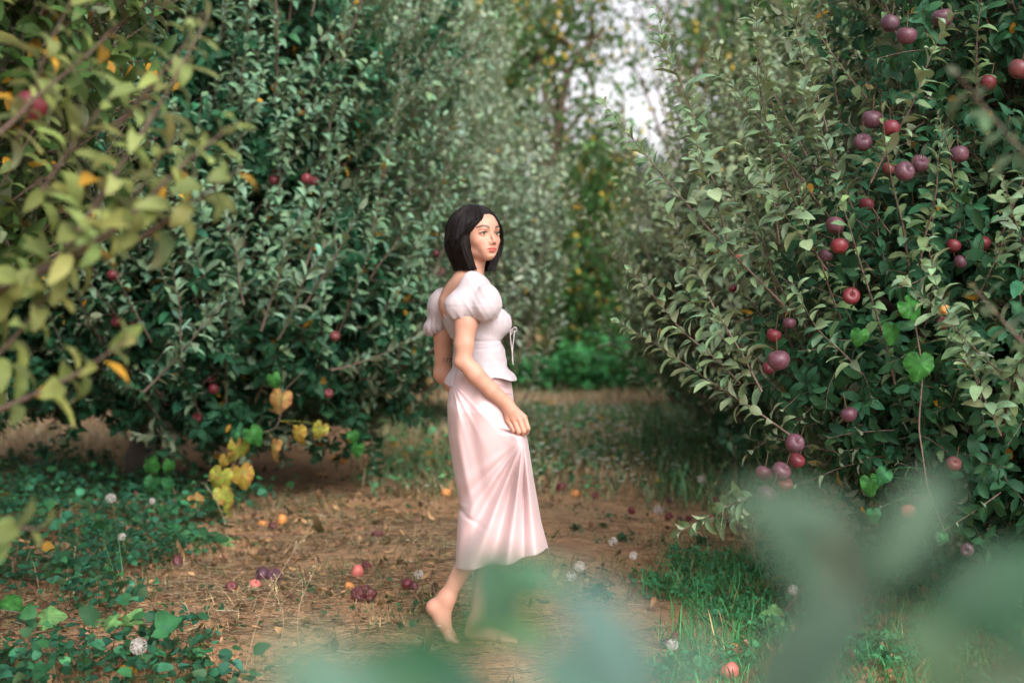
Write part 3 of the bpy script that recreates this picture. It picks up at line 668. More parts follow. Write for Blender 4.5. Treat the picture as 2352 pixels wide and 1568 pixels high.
blend(np.sqrt(np.clip(lip, 0, 1)) * .92, (.42, .05, .055)); blend(face * (lf > .08) * (np.abs(ll) < .022) * np.exp(-((lu + .0592) / .0014) ** 2) * .7, (.16, .03, .03))
for s_ in (-1, 1):
    a = ll * s_; bz = .0205 + .006 * np.clip(1 - ((a - .034) / .019) ** 2, -1, 1)
    bw = np.where((a > .013) & (a < .054), 1, 0) * np.exp(-((lu - bz) / (.0044 * (1.15 - .5 * np.clip((a - .02) / .034, 0, 1)))) ** 4) * face
    blend(np.sqrt(np.clip(bw, 0, 1)) * .97, (.02, .012, .010))
    ez = np.exp(-((a - .0305) / .0155) ** 6) * face * (lf > .06)
    lidc = .0058 * np.sqrt(np.clip(1 - ((a - .0305) / .0150) ** 2, 0, 1))
    blend(ez * np.exp(-((lu + .0012 - lidc - .0010) / .0019) ** 2) * .97, (.010, .007, .007))
    blend(ez * np.exp(-((lu + .0012 + lidc + .0006) / .0010) ** 2) * .4, (.12, .05, .04))
    blend(np.exp(-(((a - .042) / .02) ** 2 + ((lu + .033) / .016) ** 2)) * face * .22, (.62, .20, .14))
    blend(face * np.exp(-(((a - .0062) / .0035) ** 2 + ((lu + .0392) / .0022) ** 2)) * (lf > .092) * .8, (.10, .03, .02))
hd = np.linalg.norm(V - mcp[2], axis=1); blend(np.exp(-(hd / .035) ** 2) * .35, (.62, .22, .16))
hl = np.linalg.norm(V - hr_, axis=1); blend(np.exp(-(hl / .035) ** 2) * .35, (.62, .22, .16))
mbb = MB(); mbb.add(V, Fq, C)
m, t, N, bs, K = mat('skin'); M_SKIN = m
at = nd(t, 'ShaderNodeVertexColor', layer_name='Col'); n1 = tex(t, 28, 4, .6); n2 = tex(t, 260, 3)
c = mixc(t, .13, at.outputs[0], ramp(t, n1, [(.3, (.40, .13, .09)), (.7, (.70, .46, .34))])); K.new(c, bs.inputs['Base Color'])
bs.inputs['Roughness'].default_value = .5; bs.inputs['Specular IOR Level'].default_value = .35; bs.inputs['Subsurface Weight'].default_value = .12
bs.inputs['Subsurface Radius'].default_value = (.012, .005, .003); bs.inputs['Subsurface Scale'].default_value = .6; bump(t, bs, n2, .12, .002)
person = Local('person', (TH[0], DW, 0), 'barefoot dark-haired woman in white puff-sleeve blouse and pale pink satin skirt, looking over shoulder', 'person')
body = person.part(mbb, 'body', M_SKIN)
q = MB(); am = (V[:, 1] > DW + .08) & (V[:, 1] < DW + .26) & (V[:, 2] > 1.0) & (V[:, 2] < 1.15) & (V[:, 0] < -.2); VA = V[am]
for st in (((1018.5, 821.5), (1020, 825), (1019, 829), (1016.5, 832.5)), ((1025, 822.5), (1026.5, 826), (1025.5, 830), (1024, 834)), ((1026, 825), (1028.5, 823), (1031, 824)), ((1033, 822.5), (1034, 826), (1033, 830), (1031.5, 834)), ((1034, 825), (1036, 823), (1038.5, 824))):
    pp = []
    for (x_, y_) in st:
        w_ = Wp(x_, y_, .15); k = np.argsort(np.hypot(VA[:, 0] - w_[0], VA[:, 2] - w_[2]))[:14]; k = k[np.argsort(VA[k, 1])[:4]]; pp.append((w_[0], VA[k, 1].mean() - .0004, w_[2]))
    pp = np.array(pp); s_ = np.linspace(0, len(pp) - 1, 9); tube(q, np.stack([np.interp(s_, np.arange(len(pp)), pp[:, c_]) for c_ in range(3)], -1), .0011, 6)
mm, t_, N_, b2, K2 = mat('tattoo_ink'); b2.inputs['Base Color'].default_value = (.02, .015, .02, 1); person.part(q, 'tattoo', mm, parent=body)
for s_ in (-1, 1):                                   # lash lines
    q = MB(); tt = np.linspace(-1, 1.12, 16); da = .0154 * tt * s_ ; du = .0060 * np.sqrt(np.clip(1 - tt ** 2, 0, 1)) - .0012 * np.clip(tt, 0, 2) + .0006
    fa = .0733 + .0142 * np.sqrt(np.clip(1 - (da / .0172) ** 2 - (du / .0135) ** 2, .02, 1))
    pts = np.array([H(a_, .0305 * s_ + b_, -.0012 + c_) for a_, b_, c_ in zip(fa, da, du)])
    tube(q, pts, .0008 + .0015 * np.sin(np.linspace(.25, 2.6, 16)), 6)
    mm, t_, N_, b2, K2 = mat('lashes'); b2.inputs['Base Color'].default_value = (.01, .007, .006, 1); person.part(q, 'eyelashes', mm, parent=body)
# eyes
m, t, N, bs, K = mat('eyeball')
tc = nd(t, 'ShaderNodeTexCoord'); sp = nd(t, 'ShaderNodeSeparateXYZ'); K.new(tc.outputs['Object'], sp.inputs[0])
g_ = nd(t, 'ShaderNodeVertexColor', layer_name='Col'); K.new(g_.outputs[0], bs.inputs['Base Color']); bs.inputs['Roughness'].default_value = .12
for s_ in (-1, 1):
    c0 = H(.0735, .0305 * s_, -.001); nu, nv = 40, 24
    gaze = norm(np.array([0.35, -1.0, .0]) * .8 + HF * .6); e1 = norm(np.cross(UP, gaze)); e2 = np.cross(gaze, e1)
    th = np.linspace(.001, math.pi - .001, nv)[:, None]; ph = np.linspace(0, 2 * math.pi, nu, endpoint=False)[None]
    v = (np.cos(th)[..., None] * gaze + (np.sin(th) * np.cos(ph))[..., None] * e1 + (np.sin(th) * np.sin(ph))[..., None] * e2) * .0118 + c0
    th2 = np.broadcast_to(th, (nv, nu)); cc = np.where((th2 < .24)[..., None], (.004, .004, .004), np.where((th2 < .58)[..., None], (.085, .095, .05), np.where((th2 < .66)[..., None], (.03, .03, .02), (.62, .56, .52))))
    i, j = np.meshgrid(np.arange(nv - 1), np.arange(nu), indexing='ij'); j2 = (j + 1) % nu
    q = MB(); q.add(v.reshape(-1, 3), np.stack([i * nu + j, (i + 1) * nu + j, (i + 1) * nu + j2, i * nu + j2], -1).reshape(-1, 4), cc.reshape(-1, 3)); person.part(q, 'eye', m, parent=body)
# ------------------------------------------------------------------ hair: chin-length bob
def hprof(u):                                        # shell scale by height
    top = .112; a = np.clip((u - .012) / (top - .012), 0, .9995)
    up = np.sqrt(1 - a ** 2.1); dn = 1 + .05 * np.sin(np.clip((.012 - u) / .10, 0, 1) * math.pi) - .25 * np.clip((-.045 - u) / .09, 0, 1) ** 1.6
    return np.where(u > .012, up, dn)
def hrad(al):                                        # outline by azimuth (0 = face direction)
    af = np.where(np.cos(al) > 0, .102, .120); return 1 / np.sqrt((np.cos(al) / af) ** 2 + (np.sin(al) / np.where(np.sin(al) > 0, .088, .094)) ** 2)
hs_ = .0018; hx = np.arange(HO[0] - .15, HO[0] + .14, hs_); hy = np.arange(HO[1] - .15, HO[1] + .15, hs_); hz = np.arange(HO[2] - .155, HO[2] + .115, hs_)
X, Y, Z = np.meshgrid(hx, hy, hz, indexing='ij', sparse=True); X = X - HO[0]; Y = Y - HO[1]; Z = Z - HO[2]
f = X * HF2[0] + Y * HF2[1] + Z * HF2[2]; l = X * HL[0] + Y * HL[1] + 0 * Z; u = X * HU[0] + Y * HU[1] + Z * HU[2]
fc = f + .015; al = np.arctan2(l, fc); rho = np.sqrt(fc ** 2 + l ** 2)
zc = .012
ru = hrad(al)
dome = np.where(u > zc, (np.sqrt((rho / ru) ** 2 + ((u - zc) / .100) ** 2) - 1) * .097, rho - ru * hprof(u))
groove = .0006 * np.sin(al * 46 + 3 * np.sin(al * 9)) + .0006 * np.sin(al * 23 + 2 * np.sin(al * 5 + 1))
D = dome + groove * np.clip((.09 - u) / .04, 0, 1)
bot = -.134 + .004 * np.sin(al * 11) + .003 * np.sin(al * 31) + .0 * f
D = np.maximum(D, bot - u)
uu = np.clip(u / .082, 0, 1.3); fb = .036 + .056 * uu ** np.where(l > .015, .42, .62) + np.where(u < -.05, .010 * np.clip((-.05 - u) / .08, 0, 1), 0)
fb = np.where(np.abs(l) < .02, fb - .006 * np.clip(1 - np.abs(l) / .012, 0, 1) * (u > .05), fb)
cut = (f - fb) * .8
D = np.maximum(D, np.where(u < .1, cut, -1))
inner = np.maximum.reduce([np.abs(l) - .070, -.050 - f, u + .050]); D = np.maximum(D, -inner)
hf = Field(hx, hy, hz); hf.D = D.astype(np.float32); Vh, Fh = hf.nets(); q = MB(); q.add(Vh, Fh, (.007, .0055, .0055))
m, t, N, bs, K = mat('black_hair')
uvn = nd(t, 'ShaderNodeVertexColor', layer_name='Col'); n1 = tex(t, 40, 3); K.new(mixc(t, ramp(t, n1, [(.4, 0), (.7, .4)]), uvn.outputs[0], (.014, .010, .009)), bs.inputs['Base Color'])
bs.inputs['Roughness'].default_value = .45; bs.inputs['Specular IOR Level'].default_value = .2
hair = person.part(q, 'hair', m, parent=body)
# fine strands lying over the bob
ns = 5200; al0 = rng.uniform(-math.pi, math.pi, ns); ok = np.abs(al0) > .25
al0 = al0[ok]; ns = len(al0); K_ = 14
u1 = -.134 + rng.normal(0, .004, ns); s = np.linspace(0, 1, K_)[None]
utop = .108 - .02 * rng.random(ns); us = utop[:, None] + (u1 - utop)[:, None] * s
rr = np.where(us > zc, hrad(al0)[:, None] * np.sqrt(np.clip(1 - ((us - zc) / .100) ** 2, 0, 1)), hrad(al0)[:, None] * hprof(us))
als = al0[:, None] + .05 * np.sin(s * 4 + al0[:, None] * 7); inw = np.where(rng.random(ns) < .5, rng.uniform(.70, 1, ns), 1) * 1.0; inw = np.where(np.abs(al0) < 1.5, inw, 1)[:, None]; rr = rr * (1 - (1 - inw) * ss(.055, .0, us)) + .0006 + (.0016 * rng.random((ns, 1)) + .006 * (rng.random((ns, 1)) < .06)) * np.sin(s * 3.1)
fl0 = .036 + .056 * np.clip(us / .082, 0, 1.3) ** np.where(al0 > 0, .42, .62)[:, None]; amin = np.arccos(np.clip((fl0 + .013) / rr, -1, 1)) * (us < .085); als = np.sign(al0)[:, None] * np.maximum(np.abs(als), amin + .02 * rng.random((ns, 1))); pf = rr * np.cos(als) - .015; pl = rr * np.sin(als)
fl = .037 + .056 * np.clip(us / .082, 0, 1.3) ** np.where(pl > .015, .42, .62); pf = np.where(pf > fl, fl + .001 + .004 * rng.random((ns, 1)), pf)
pts = HO + pf[..., None] * HF2 + pl[..., None] * HL + us[..., None] * HU
q = MB(); tubes(q, pts, .0007, .0004, 3, np.array([.007, .0055, .005]) * np.exp(rng.normal(0, .6, (ns, 1)))); person.part(q, 'strands', m, parent=hair)
# ------------------------------------------------------------------ blouse
cs = .0026
Fb = Field(np.arange(-.46, .12, cs), np.arange(DW - .30, DW + .28, cs), np.arange(.965, 1.46, cs))
torso(Fb, .006, False)
for (px_, py_, a_, b_, c_) in ((1101, 830, .082, .124, .07), (1106, 866, .108, .160, .045), (1108, 884, .120, .172, .03)): Fb.ell(Wp(px_, py_), (a_ + .006, b_ + .006, c_), .04, BAX)
X, Y, Z = np.meshgrid(Fb.x, Fb.y, Fb.z, indexing='ij', sparse=True)
rx, ry, rz = X - TC[0], Y - TC[1], Z - TC[2]; bf = rx * BF[0] + ry * BF[1]; bl = rx * BL[0] + ry * BL[1]
az = np.arctan2(bl, bf + .02)
zt = lambda py: Wp(1080, py)[2]
wr = .0022 * noise(az * 2.2, 0, (Z - 1.2) * 46) * np.clip((zt(760) - Z) / .03, 0, 1) * np.clip((Z - zt(850)) / .03, 0, 1)
wr = wr + .004 * np.sin(az * 15 + 2 * np.sin(az * 4)) * np.clip((zt(835) - Z) / .05, 0, 1)
wr = wr + .0018 * np.sin(az * 34) * np.exp(-((Z - zt(705)) / .03) ** 2) * ss(0, .04, bf)
wr = wr + .0040 * np.exp(-((Z - zt(782)) / .005) ** 2) + .0022 * np.exp(-((Z - zt(794) + .01 * np.sin(az * 3)) / .0035) ** 2) + .0016 * fbm(az * 3, az * 0 + 3, (Z - 1.2) * 22, 3) + .0020 * np.sin(az * 40 + 4 * np.sin((Z - 1.2) * 60)) * np.exp(-((Z - zt(725)) / .022) ** 2) * ss(0, .04, bf)
Fb.D += wr.astype(np.float32)
hem = zt(866) - .028 * ss(0.0, -.1, bf) - .016 * ss(.05, .12, bf) + .003 * np.sin(az * 13) + .007 * np.cos(az)
Fb.D = np.maximum(Fb.D, (hem - Z).astype(np.float32))
hollow = np.maximum(np.sqrt((bf - .045) ** 2 / .95 ** 2 + (bl / 1.5) ** 2) - .093, Z - (hem + .015)).astype(np.float32); Fb.D = np.maximum(Fb.D, -hollow)
Fb.D = np.maximum(Fb.D, (Z - zt(672) + 0 * X + 0 * Y).astype(np.float32))                       # wide neckline
vee = np.maximum(bf + .02, np.abs(bl - .01) - .075 * np.clip((Z - zt(735)) / (zt(650) - zt(735)), 0, 1.2)) ; Fb.D = np.maximum(Fb.D, (-vee).astype(np.float32))
def puff(parts, gath, cdir):
    G = Field(Fb.x, Fb.y, Fb.z)
    for c_, r_ in parts: G.ell(c_, r_, .035)
    c0 = parts[0][0]; a = np.arctan2(Y - c0[1], X - c0[0]); dz = (Z - c0[2])
    fold = .0040 * np.sin(a * 7 + 2.5 * np.sin(a * 3)) * np.clip(-dz / .05 - .2, 0.05, 1) + .005 * fbm((X - Y) * 11, dz * 9, Y * 7, 2)
    fold = fold * np.where(dz > 0, .6, 1.0) + .0095 * fbm((X - Y) * 13 + 3, dz * 5 + Y * 6, Y * 9, 2) + .0030 * np.abs(noise((X + dz * .6) * 34, Y * 20, 2.0))
    G.D += fold.astype(np.float32); return G
zc0 = gath = 0
G = puff([(Wp(1076, 701, -.155), (.101, .075, .067)), (Wp(1110, 707, -.15), (.046, .07, .052)), (Wp(1090, 662, -.12), (.058, .075, .058)), (Wp(1112, 690, -.14), (.052, .07, .07))], 0, 0)
A = Field(Fb.x, Fb.y, Fb.z); A.cone(Wp(1073, 700, -.16), Wp(1068, 790, -.17), .05, .05, .0); A.D = np.maximum(A.D, (Z - zt(731) + 0 * X + 0 * Y).astype(np.float32))
G.D = np.maximum(G.D, -A.D)
G2 = puff([(Wp(1014, 712, .165), (.058, .075, .072)), (Wp(998, 752, .165), (.040, .06, .036)), (Wp(1010, 690, .15), (.035, .06, .05))], 0, 0)
A = Field(Fb.x, Fb.y, Fb.z); A.cone(Wp(1014, 720, .17), Wp(1018, 830, .18), .046, .046, .0); A.D = np.maximum(A.D, (Z - zt(752) + 0 * X + 0 * Y).astype(np.float32)); G2.D = np.maximum(G2.D, -A.D)
Fb.D = np.minimum(np.minimum(Fb.D, G.D), G2.D)
Vb, Fbq = Fb.nets(); q = MB(); q.add(Vb, Fbq); del Fb, G, G2, A
m, t, N, bs, K = mat('white_linen')
n1 = tex(t, 420, 2, .6); n2 = tex(t, 30, 3)
K.new(mixc(t, n2, (.375, .335, .35), (.45, .405, .42)), bs.inputs['Base Color']); bs.inputs['Roughness'].default_value = .85; bs.inputs['Specular IOR Level'].default_value = .1; bs.inputs['Sheen Weight'].default_value = .15
bump(t, bs, mixc(t, .6, n1, tex(t, 45, 6, .7)), .5, .005)
blouse = person.part(q, 'blouse', m); M_LINEN = m
q = MB(); k0 = Wp(1177, 758, -.08)                     # tied bow and hanging laces at the bust
for (dx, dz, w_) in ((.016, .003, .009), (-.009, -.012, .008)):
    s = np.linspace(0, 2 * math.pi, 16); tube(q, k0 + np.stack([dx * (1 - np.cos(s)) / 2, -.004 * np.sin(s), dz * (1 - np.cos(s)) / 2 + w_ * np.sin(s)], -1), .0022, 6, cap=False)
for (dx, ln) in ((-.004, .115), (.004, .128)):
    s = np.linspace(0, 1, 12); tube(q, k0 + np.stack([dx + .004 * np.sin(s * 4 + dx * 500), -.003 + 0 * s, -ln * s], -1), .0021, 6)
person.part(q, 'bow', m, parent=blouse)
# ------------------------------------------------------------------ satin skirt
pyL = [836, 862, 900, 930, 1000, 1050, 1100, 1130, 1150, 1200, 1250, 1305]; xL = [1054, 1041, 1031, 1027, 1030, 1037, 1045, 1051, 1054, 1051, 1048, 1046]
pyR = [836, 862, 900, 930, 960, 990, 1015, 1100, 1150, 1200, 1250, 1280]; xR = [1155, 1172, 1178, 1181, 1188, 1207, 1213, 1226, 1235, 1243, 1254, 1262]
nth, nz_ = 460, 260; th = np.linspace(0, 2 * math.pi, nth, endpoint=False)[None]; sv = np.linspace(0, 1, nz_)[:, None]
front = (1 + np.cos(th)) / 2; nearside_ = ss(.25, -.25, np.sin(th))
hemz = Wp(1100, 1300)[2] + front ** 1.5 * .050 + .030 * nearside_ * front ** .5
ztop = Wp(1100, 838)[2]; Zs = ztop + (hemz - ztop) * sv
pys = 700 + (CAM_H - Zs) * FPX / DW
lx = (np.interp(pys, pyL, xL) - 1176) / FPX * DW; rx_ = (np.interp(pys, pyR, xR) - 1176) / FPX * DW
cx, ax_ = (lx + rx_) / 2, (rx_ - lx) / 2
low = np.clip((ztop - Zs) / .7, 0, 1)
by = .115 + .035 * ss(838, 862, pys) + .03 * np.clip((pys - 880) / 60, 0, 1) - .05 * ss(930, 1150, pys) + .045 * ss(1120, 1300, pys)
co, si = np.cos(th), np.sin(th)
Xs = cx + ax_ * np.sign(co) * np.abs(co) ** .95; Ys = DW + .0 + by * np.sign(si) * np.abs(si) ** .8
grip = Wp(1203, 1000, -.13)
Ys = Ys - .5 * 0
dx = Xs - grip[0]; dz = grip[2] - Zs; rr = np.hypot(dx, dz); phi = np.degrees(np.arctan2(dx, np.maximum(dz, 1e-4)))
def ridge(c_, w_): return np.exp(-((phi - c_) / w_) ** 2)
fan = (1.0 * ridge(6.5, 3.2) - 1.3 * ridge(-.5, 2.6) + 1.0 * ridge(-7, 3.6) - .8 * ridge(-14, 3.4) + .9 * ridge(-21, 3.6) - .8 * ridge(-28, 3.6) + .75 * ridge(-35, 4) - .6 * ridge(-43, 4) + .4 * ridge(-52, 5))
fan = fan * .027 * ss(0, .22, rr) * (dz > 0) * np.clip(1.15 - np.abs(phi) / 70, 0, 1)
nearside = ss(.25, -.25, si)
Ys = Ys - fan * nearside
Ys = Ys - .075 * np.exp(-((Xs - grip[0]) / .045) ** 2) * np.exp(-(np.clip(Zs - grip[2] + .0, 0, 1) / .05) ** 2) * np.exp(-(np.clip(grip[2] - Zs, 0, 2) / .25) ** 2) * nearside
back = .012 * np.sin(th * 9 + 1) * low * (1 - nearside) ; Ys = Ys + back
# crease behind the knee, pull lines from the waist and at the grip
kz = Wp(1055, 1165)[2]; Ys = Ys + .012 * np.exp(-((Zs - kz + (Xs - lx) * .55) / .010) ** 2) * np.exp(-(Xs - lx) / .05) * nearside
Xs = Xs + .006 * np.exp(-((Zs - kz) / .012) ** 2) * np.exp(-(Xs - lx) / .03)
w0 = Wp(1040, 872)
for a_, am in ((-28, .0035), (-44, .003), (-14, .004)):
    q_ = np.degrees(np.arctan2(Xs - w0[0], np.maximum(w0[2] - Zs, 1e-4))) ; Ys = Ys - am * np.exp(-((q_ + a_) / 3.2) ** 2) * nearside * np.exp(-np.hypot(Xs - w0[0], Zs - w0[2]) / .16) * 2 * ss(.01, .07, np.hypot(Xs - w0[0], Zs - w0[2]))
Ys = Ys - .010 * (np.exp(-((Xs - lx - .035 - .02 * low) / .016) ** 2) - np.exp(-((Xs - lx - .085 - .02 * low) / .026) ** 2)) * nearside * ss(.02, .12, ztop - Zs) * (1 - .6 * ss(1050, 1200, pys))
hz0 = Wp(1150, 979)[2]; Ys = Ys + .011 * np.exp(-((Zs - hz0 + (Xs - Wp(1150, 979)[0]) * .22) / .0050) ** 2) * 2.2 * ss(-.10, -.05, Xs - grip[0]) * ss(.01, -.02, Xs - grip[0]) * nearside
for zz_, am in ((884, .010), (899, .010), (913, .008)):
    z0_ = Wp(1160, zz_)[2]; Ys = Ys + am * np.exp(-((Zs - z0_ + (Xs - Wp(1150, 900)[0]) * .3) / .006) ** 2) * ss(-.03, .03, Xs - Wp(1140, 900)[0]) * nearside
Ys = Ys + .004 * fbm(Xs * 6, Zs * 3.5, th, 3) * low
# flared front corner of the hem
cor = ss(1150, 1290, pys) * np.exp(-((th - 2 * math.pi * (th > math.pi)) / .35) ** 2)
Xs = Xs + .006 * cor; 
wv = .003 * np.sin(phi * .3) * ss(1180, 1300, pys) * nearside; Zs = Zs + wv * ss(.93, 1, sv) * .8
Vs = np.stack([Xs, Ys, Zs], -1)
# inner face for thickness
ctr = np.stack([cx + 0 * Xs, DW + 0 * Xs, Zs], -1); inn = Vs + norm(ctr - Vs) * .0025
i, j = np.meshgrid(np.arange(nz_ - 1), np.arange(nth), indexing='ij'); j2 = (j + 1) % nth
Fo = np.stack([i * nth + j, (i + 1) * nth + j, (i + 1) * nth + j2, i * nth + j2], -1).reshape(-1, 4); n_ = nz_ * nth
jj = np.arange(nth); jj2 = (jj + 1) % nth; bt = (nz_ - 1) * nth
rim = np.stack([bt + jj, bt + n_ + jj, bt + n_ + jj2, bt + jj2], -1)
q = MB(); q.add(np.concatenate([Vs.reshape(-1, 3), inn.reshape(-1, 3)]), np.concatenate([Fo, Fo[:, ::-1] + n_, rim]))
m, t, N, bs, K = mat('pink_satin')
n1 = tex(t, 900, 2); n2 = tex(t, 12, 3)
K.new(mixc(t, n2, (.50, .355, .36), (.58, .43, .43)), bs.inputs['Base Color']); bs.inputs['Roughness'].default_value = .34; bs.inputs['Specular IOR Level'].default_value = .55
bs.inputs['Sheen Weight'].default_value = .2; bump(t, bs, n1, .08, .001)
person.part(q, 'skirt', m)
# ------------------------------------------------------------------ what lies and grows on the soil
rng = np.random.default_rng(21)
def px_of(x, y, z=0.0):
    c, s = math.cos(PITCH), math.sin(PITCH); dz = z - CAM_H
    zc_ = y * c - dz * s; yc = y * s + dz * c
    return 1176 + FPX * x / zc_, 784 - FPX * yc / zc_
def scatter(n, y0, y1, mask, margin=260):
    # uniform over the visible wedge of ground, thinned by mask(px, py, x, y) in 0..1
    y = np.sqrt(rng.random(n) * (y1 ** 2 - y0 ** 2) + y0 ** 2); hw = (1176 + margin) / FPX * y; x = (rng.random(n) * 2 - 1) * hw
    px, py = px_of(x, y); k = rng.random(n) < mask(px, py, x, y)
    return x[k], y[k]
def clampm(v): return np.clip(v, 0, 1)
nz = lambda x, y, s, o=0: .5 + .5 * fbm(x * s + o, y * s - o, 0, 2)
def left_patch(px, py, x, y):                       # herb carpet under the left row
    edge = np.interp(py, [1080, 1130, 1200, 1290, 1360, 1420, 1500, 1568, 1700], [560, 640, 560, 420, 250, 330, 520, 560, 600]) + 70 * fbm(x * 3, y * 3)
    top = np.interp(px, [0, 250, 300, 640], [1060, 1075, 1120, 1130])
    return clampm((edge - px) / 60) * (py > top) * clampm(.12 + 2.2 * (nz(x, y, 1.9) - .30))
def right_patch(px, py, x, y):                      # grass and clover at lower right
    edge = np.interp(py, [1250, 1300, 1340, 1400, 1480, 1568, 1700], [2300, 1560, 1440, 1560, 1500, 1480, 1450]) + 60 * fbm(x * 4, y * 4)
    return clampm((px - edge) / 60) * (py > 1280)
def mid_patch(px, py, x, y):                        # weedy strip in the middle distance
    a = clampm((1165 - py) / 60) * clampm((py - 925) / 25) * clampm((px - 800) / 120)
    return a * clampm(.6 + 1.2 * (nz(x, y, .8, 3) - .35)) + .8 * clampm((px - 1480) / 80) * (py > 940) * (py < 1170)
def dirt(px, py, x, y): return clampm(1 - left_patch(px, py, x, y) - right_patch(px, py, x, y))
def grass(name, n, y0, y1, mask, h, wd, col, var=.35, lean=.5, yellow=0, ycol=(.3, .22, .1)):
    x, y = scatter(n, y0, y1, mask); n = len(x); cl = .03
    x = x + rng.normal(0, cl, n); y = y + rng.normal(0, cl, n)
    pos = np.stack([x, y, gh(x, y) - .003], -1); a = rng.random(n) * 6.28; tl = rng.random(n) * lean
    ax = np.stack([np.cos(a) * tl, np.sin(a) * tl, np.ones(n)], -1); nr = np.stack([-np.cos(a), -np.sin(a), tl], -1)
    hh = h * np.exp(rng.normal(0, .35, n)) * (.6 + .8 * nz(x, y, 1.5))
    mb = MB(); leaves(mb, pos, ax, nr, hh, wd * (.6 + .8 * rng.random(n)), rng.uniform(.1, 1.2, n), .3, leafcol(n, col, var, yellow, ycol, .3), 4, ([0, .35, .7, 1], [.8, 1, .6, .04]))
    return tag(mb.build(name, M_GRASS), kind='stuff')
grass('grass', 46000, 4.5, 8.0, right_patch, .085, .0046, (.055, .22, .075), lean=.9, yellow=.06)
grass('grass', 44000, 9.0, 17.5, mid_patch, .16, .008, (.10, .23, .10), yellow=.3, ycol=(.26, .22, .13))
grass('grass', 9000, 9.2, 15.0, lambda px, py, x, y: 1.0 * (px > 1470 + 60 * fbm(x, y)) * (px < 1760) * (py > 930) * (py < 1150), .34, .008, (.035, .09, .04), yellow=.1)
grass('dry_grass', 46000, 9.5, 22, lambda px, py, x, y: 1.0 * ((py < 960) & (px > 900)) + .8 * ((px < 420) & (py < 1085)) + .45 * (py < 1140) * (px > 850), .11, .010, (.50, .40, .25), .3)
grass('dry_grass', 30000, 4.5, 9.5, lambda px, py, x, y: dirt(px, py, x, y) * (nz(x, y, 2.4, 8) > .57) * .9, .05, .0026, (.34, .27, .15), .3, 1.2)
grass('grass', 26000, 4.5, 10.5, lambda px, py, x, y: dirt(px, py, x, y) * (nz(x, y, 1.8, 2) > .56), .045, .004, (.06, .12, .045), .3, 1.0, .3)
def herbs(name, n, y0, y1, mask, h, size, col, T=4, per=1, lobed=False, var=.35, tilt=.7, yellow=0.0, ratio=.85):
    x, y = scatter(n, y0, y1, mask); n = len(x)
    z = gh(x, y) + h * rng.random(n) ** .8 * (.4 + .9 * nz(x, y, 2.5, 4))
    pos = np.stack([x, y, z], -1); a = rng.random(n) * 6.28
    ax = np.stack([np.cos(a), np.sin(a), rng.normal(.1, .35, n)], -1); nr = np.stack([rng.normal(0, tilt, n), rng.normal(-.25, tilt, n), np.ones(n)], -1)
    L = size * np.exp(rng.normal(0, .3, n)); mb = MB()
    prof = ([0, .12, .4, .75, 1], [.45, .95, 1, .7, .05]) if T >= 4 else ([0, .4, 1], [.5, 1, .1])
    leaves(mb, pos, ax, nr, L, L * ratio, rng.uniform(.0, .8, n), .25, leafcol(n, col, var, yellow, pale=.7), 5, prof, .05)
    # thin petioles to the soil
    k = rng.random(n) < .3; p0 = np.stack([x[k] + rng.normal(0, .02, k.sum()), y[k] + rng.normal(0, .02, k.sum()), gh(x[k], y[k])], -1)
    s = np.linspace(0, 1, 4)[None, :, None]; tubes(mb, p0[:, None] * (1 - s) + pos[k][:, None] * s, .0012, .0008, 3, leafcol(k.sum(), (.06, .09, .04), .2))
    return tag(mb.build(name, M_HERB), kind='stuff')
herbs('ground_cover', 52000, 4.5, 11.2, left_patch, .17, .034, (.024, .10, .052))
herbs('ground_cover', 6000, 4.5, 10.5, left_patch, .24, .044, (.03, .12, .045), yellow=.02)
grass('grass', 9000, 4.5, 11, lambda *a: left_patch(*a) * (nz(a[2], a[3], 3, 11) > .5), .13, .004, (.06, .14, .05), yellow=.4, ycol=(.34, .27, .15))
herbs('clover', 40000, 4.5, 8.0, lambda *a: right_patch(*a) * (nz(a[2], a[3], 3, 6) > .45), .07, .019, (.045, .19, .08), ratio=.95)
herbs('ground_cover', 5000, 4.5, 10.5, lambda px, py, x, y: dirt(px, py, x, y) * (nz(x, y, 1.6, 9) > .66), .03, .022, (.04, .10, .045))
herbs('ground_cover', 14000, 9.5, 17, mid_patch, .17, .045, (.07, .20, .085), yellow=.05)
herbs('ground_cover', 9000, 6.0, 10.5, lambda px, py, x, y: 1.0 * (px > 1750) * (py > 1230), .2, .04, (.02, .06, .03))
herbs('shrubbery', 15000, 20.3, 23, lambda px, py, x, y: 1.0 * (px > 1000) * (px < 1700), .62, .13, (.045, .21, .065), ratio=.7)
# leaf litter, straw and twigs
def litter(name, n, y0, y1, mask, size, col, var=.45):
    x, y = scatter(n, y0, y1, mask); n = len(x)
    pos = np.stack([x, y, gh(x, y) + .006 + .014 * rng.random(n)], -1); a = rng.random(n) * 6.28
    ax = np.stack([np.cos(a), np.sin(a), rng.normal(0, .25, n)], -1); nr = np.stack([rng.normal(0, .5, n), rng.normal(0, .5, n), np.ones(n)], -1)
    L = size * np.exp(rng.normal(0, .4, n)); mb = MB()
    leaves(mb, pos, ax, nr, L, L * rng.uniform(.3, .6, n), rng.uniform(-1.6, 1.8, n), rng.uniform(-.6, .9, n), leafcol(n, col, var, .35, (.40, .24, .12), .2, warm=.05), 5, None, .1)
    return tag(mb.build(name, M_HERB), kind='stuff')
litter('leaf_litter', 16000, 4.5, 12, lambda px, py, x, y: dirt(px, py, x, y) * clampm(.12 + 1.5 * (nz(x, y, 1.1, 5) - .45) + .9 * ((px < 1000) & (py > 1120))), .042, (.15, .085, .05))
litter('leaf_litter', 17000, 4.5, 12, lambda px, py, x, y: left_patch(px, py, x, y) + .5 * (px > 1700), .05, (.14, .08, .05))
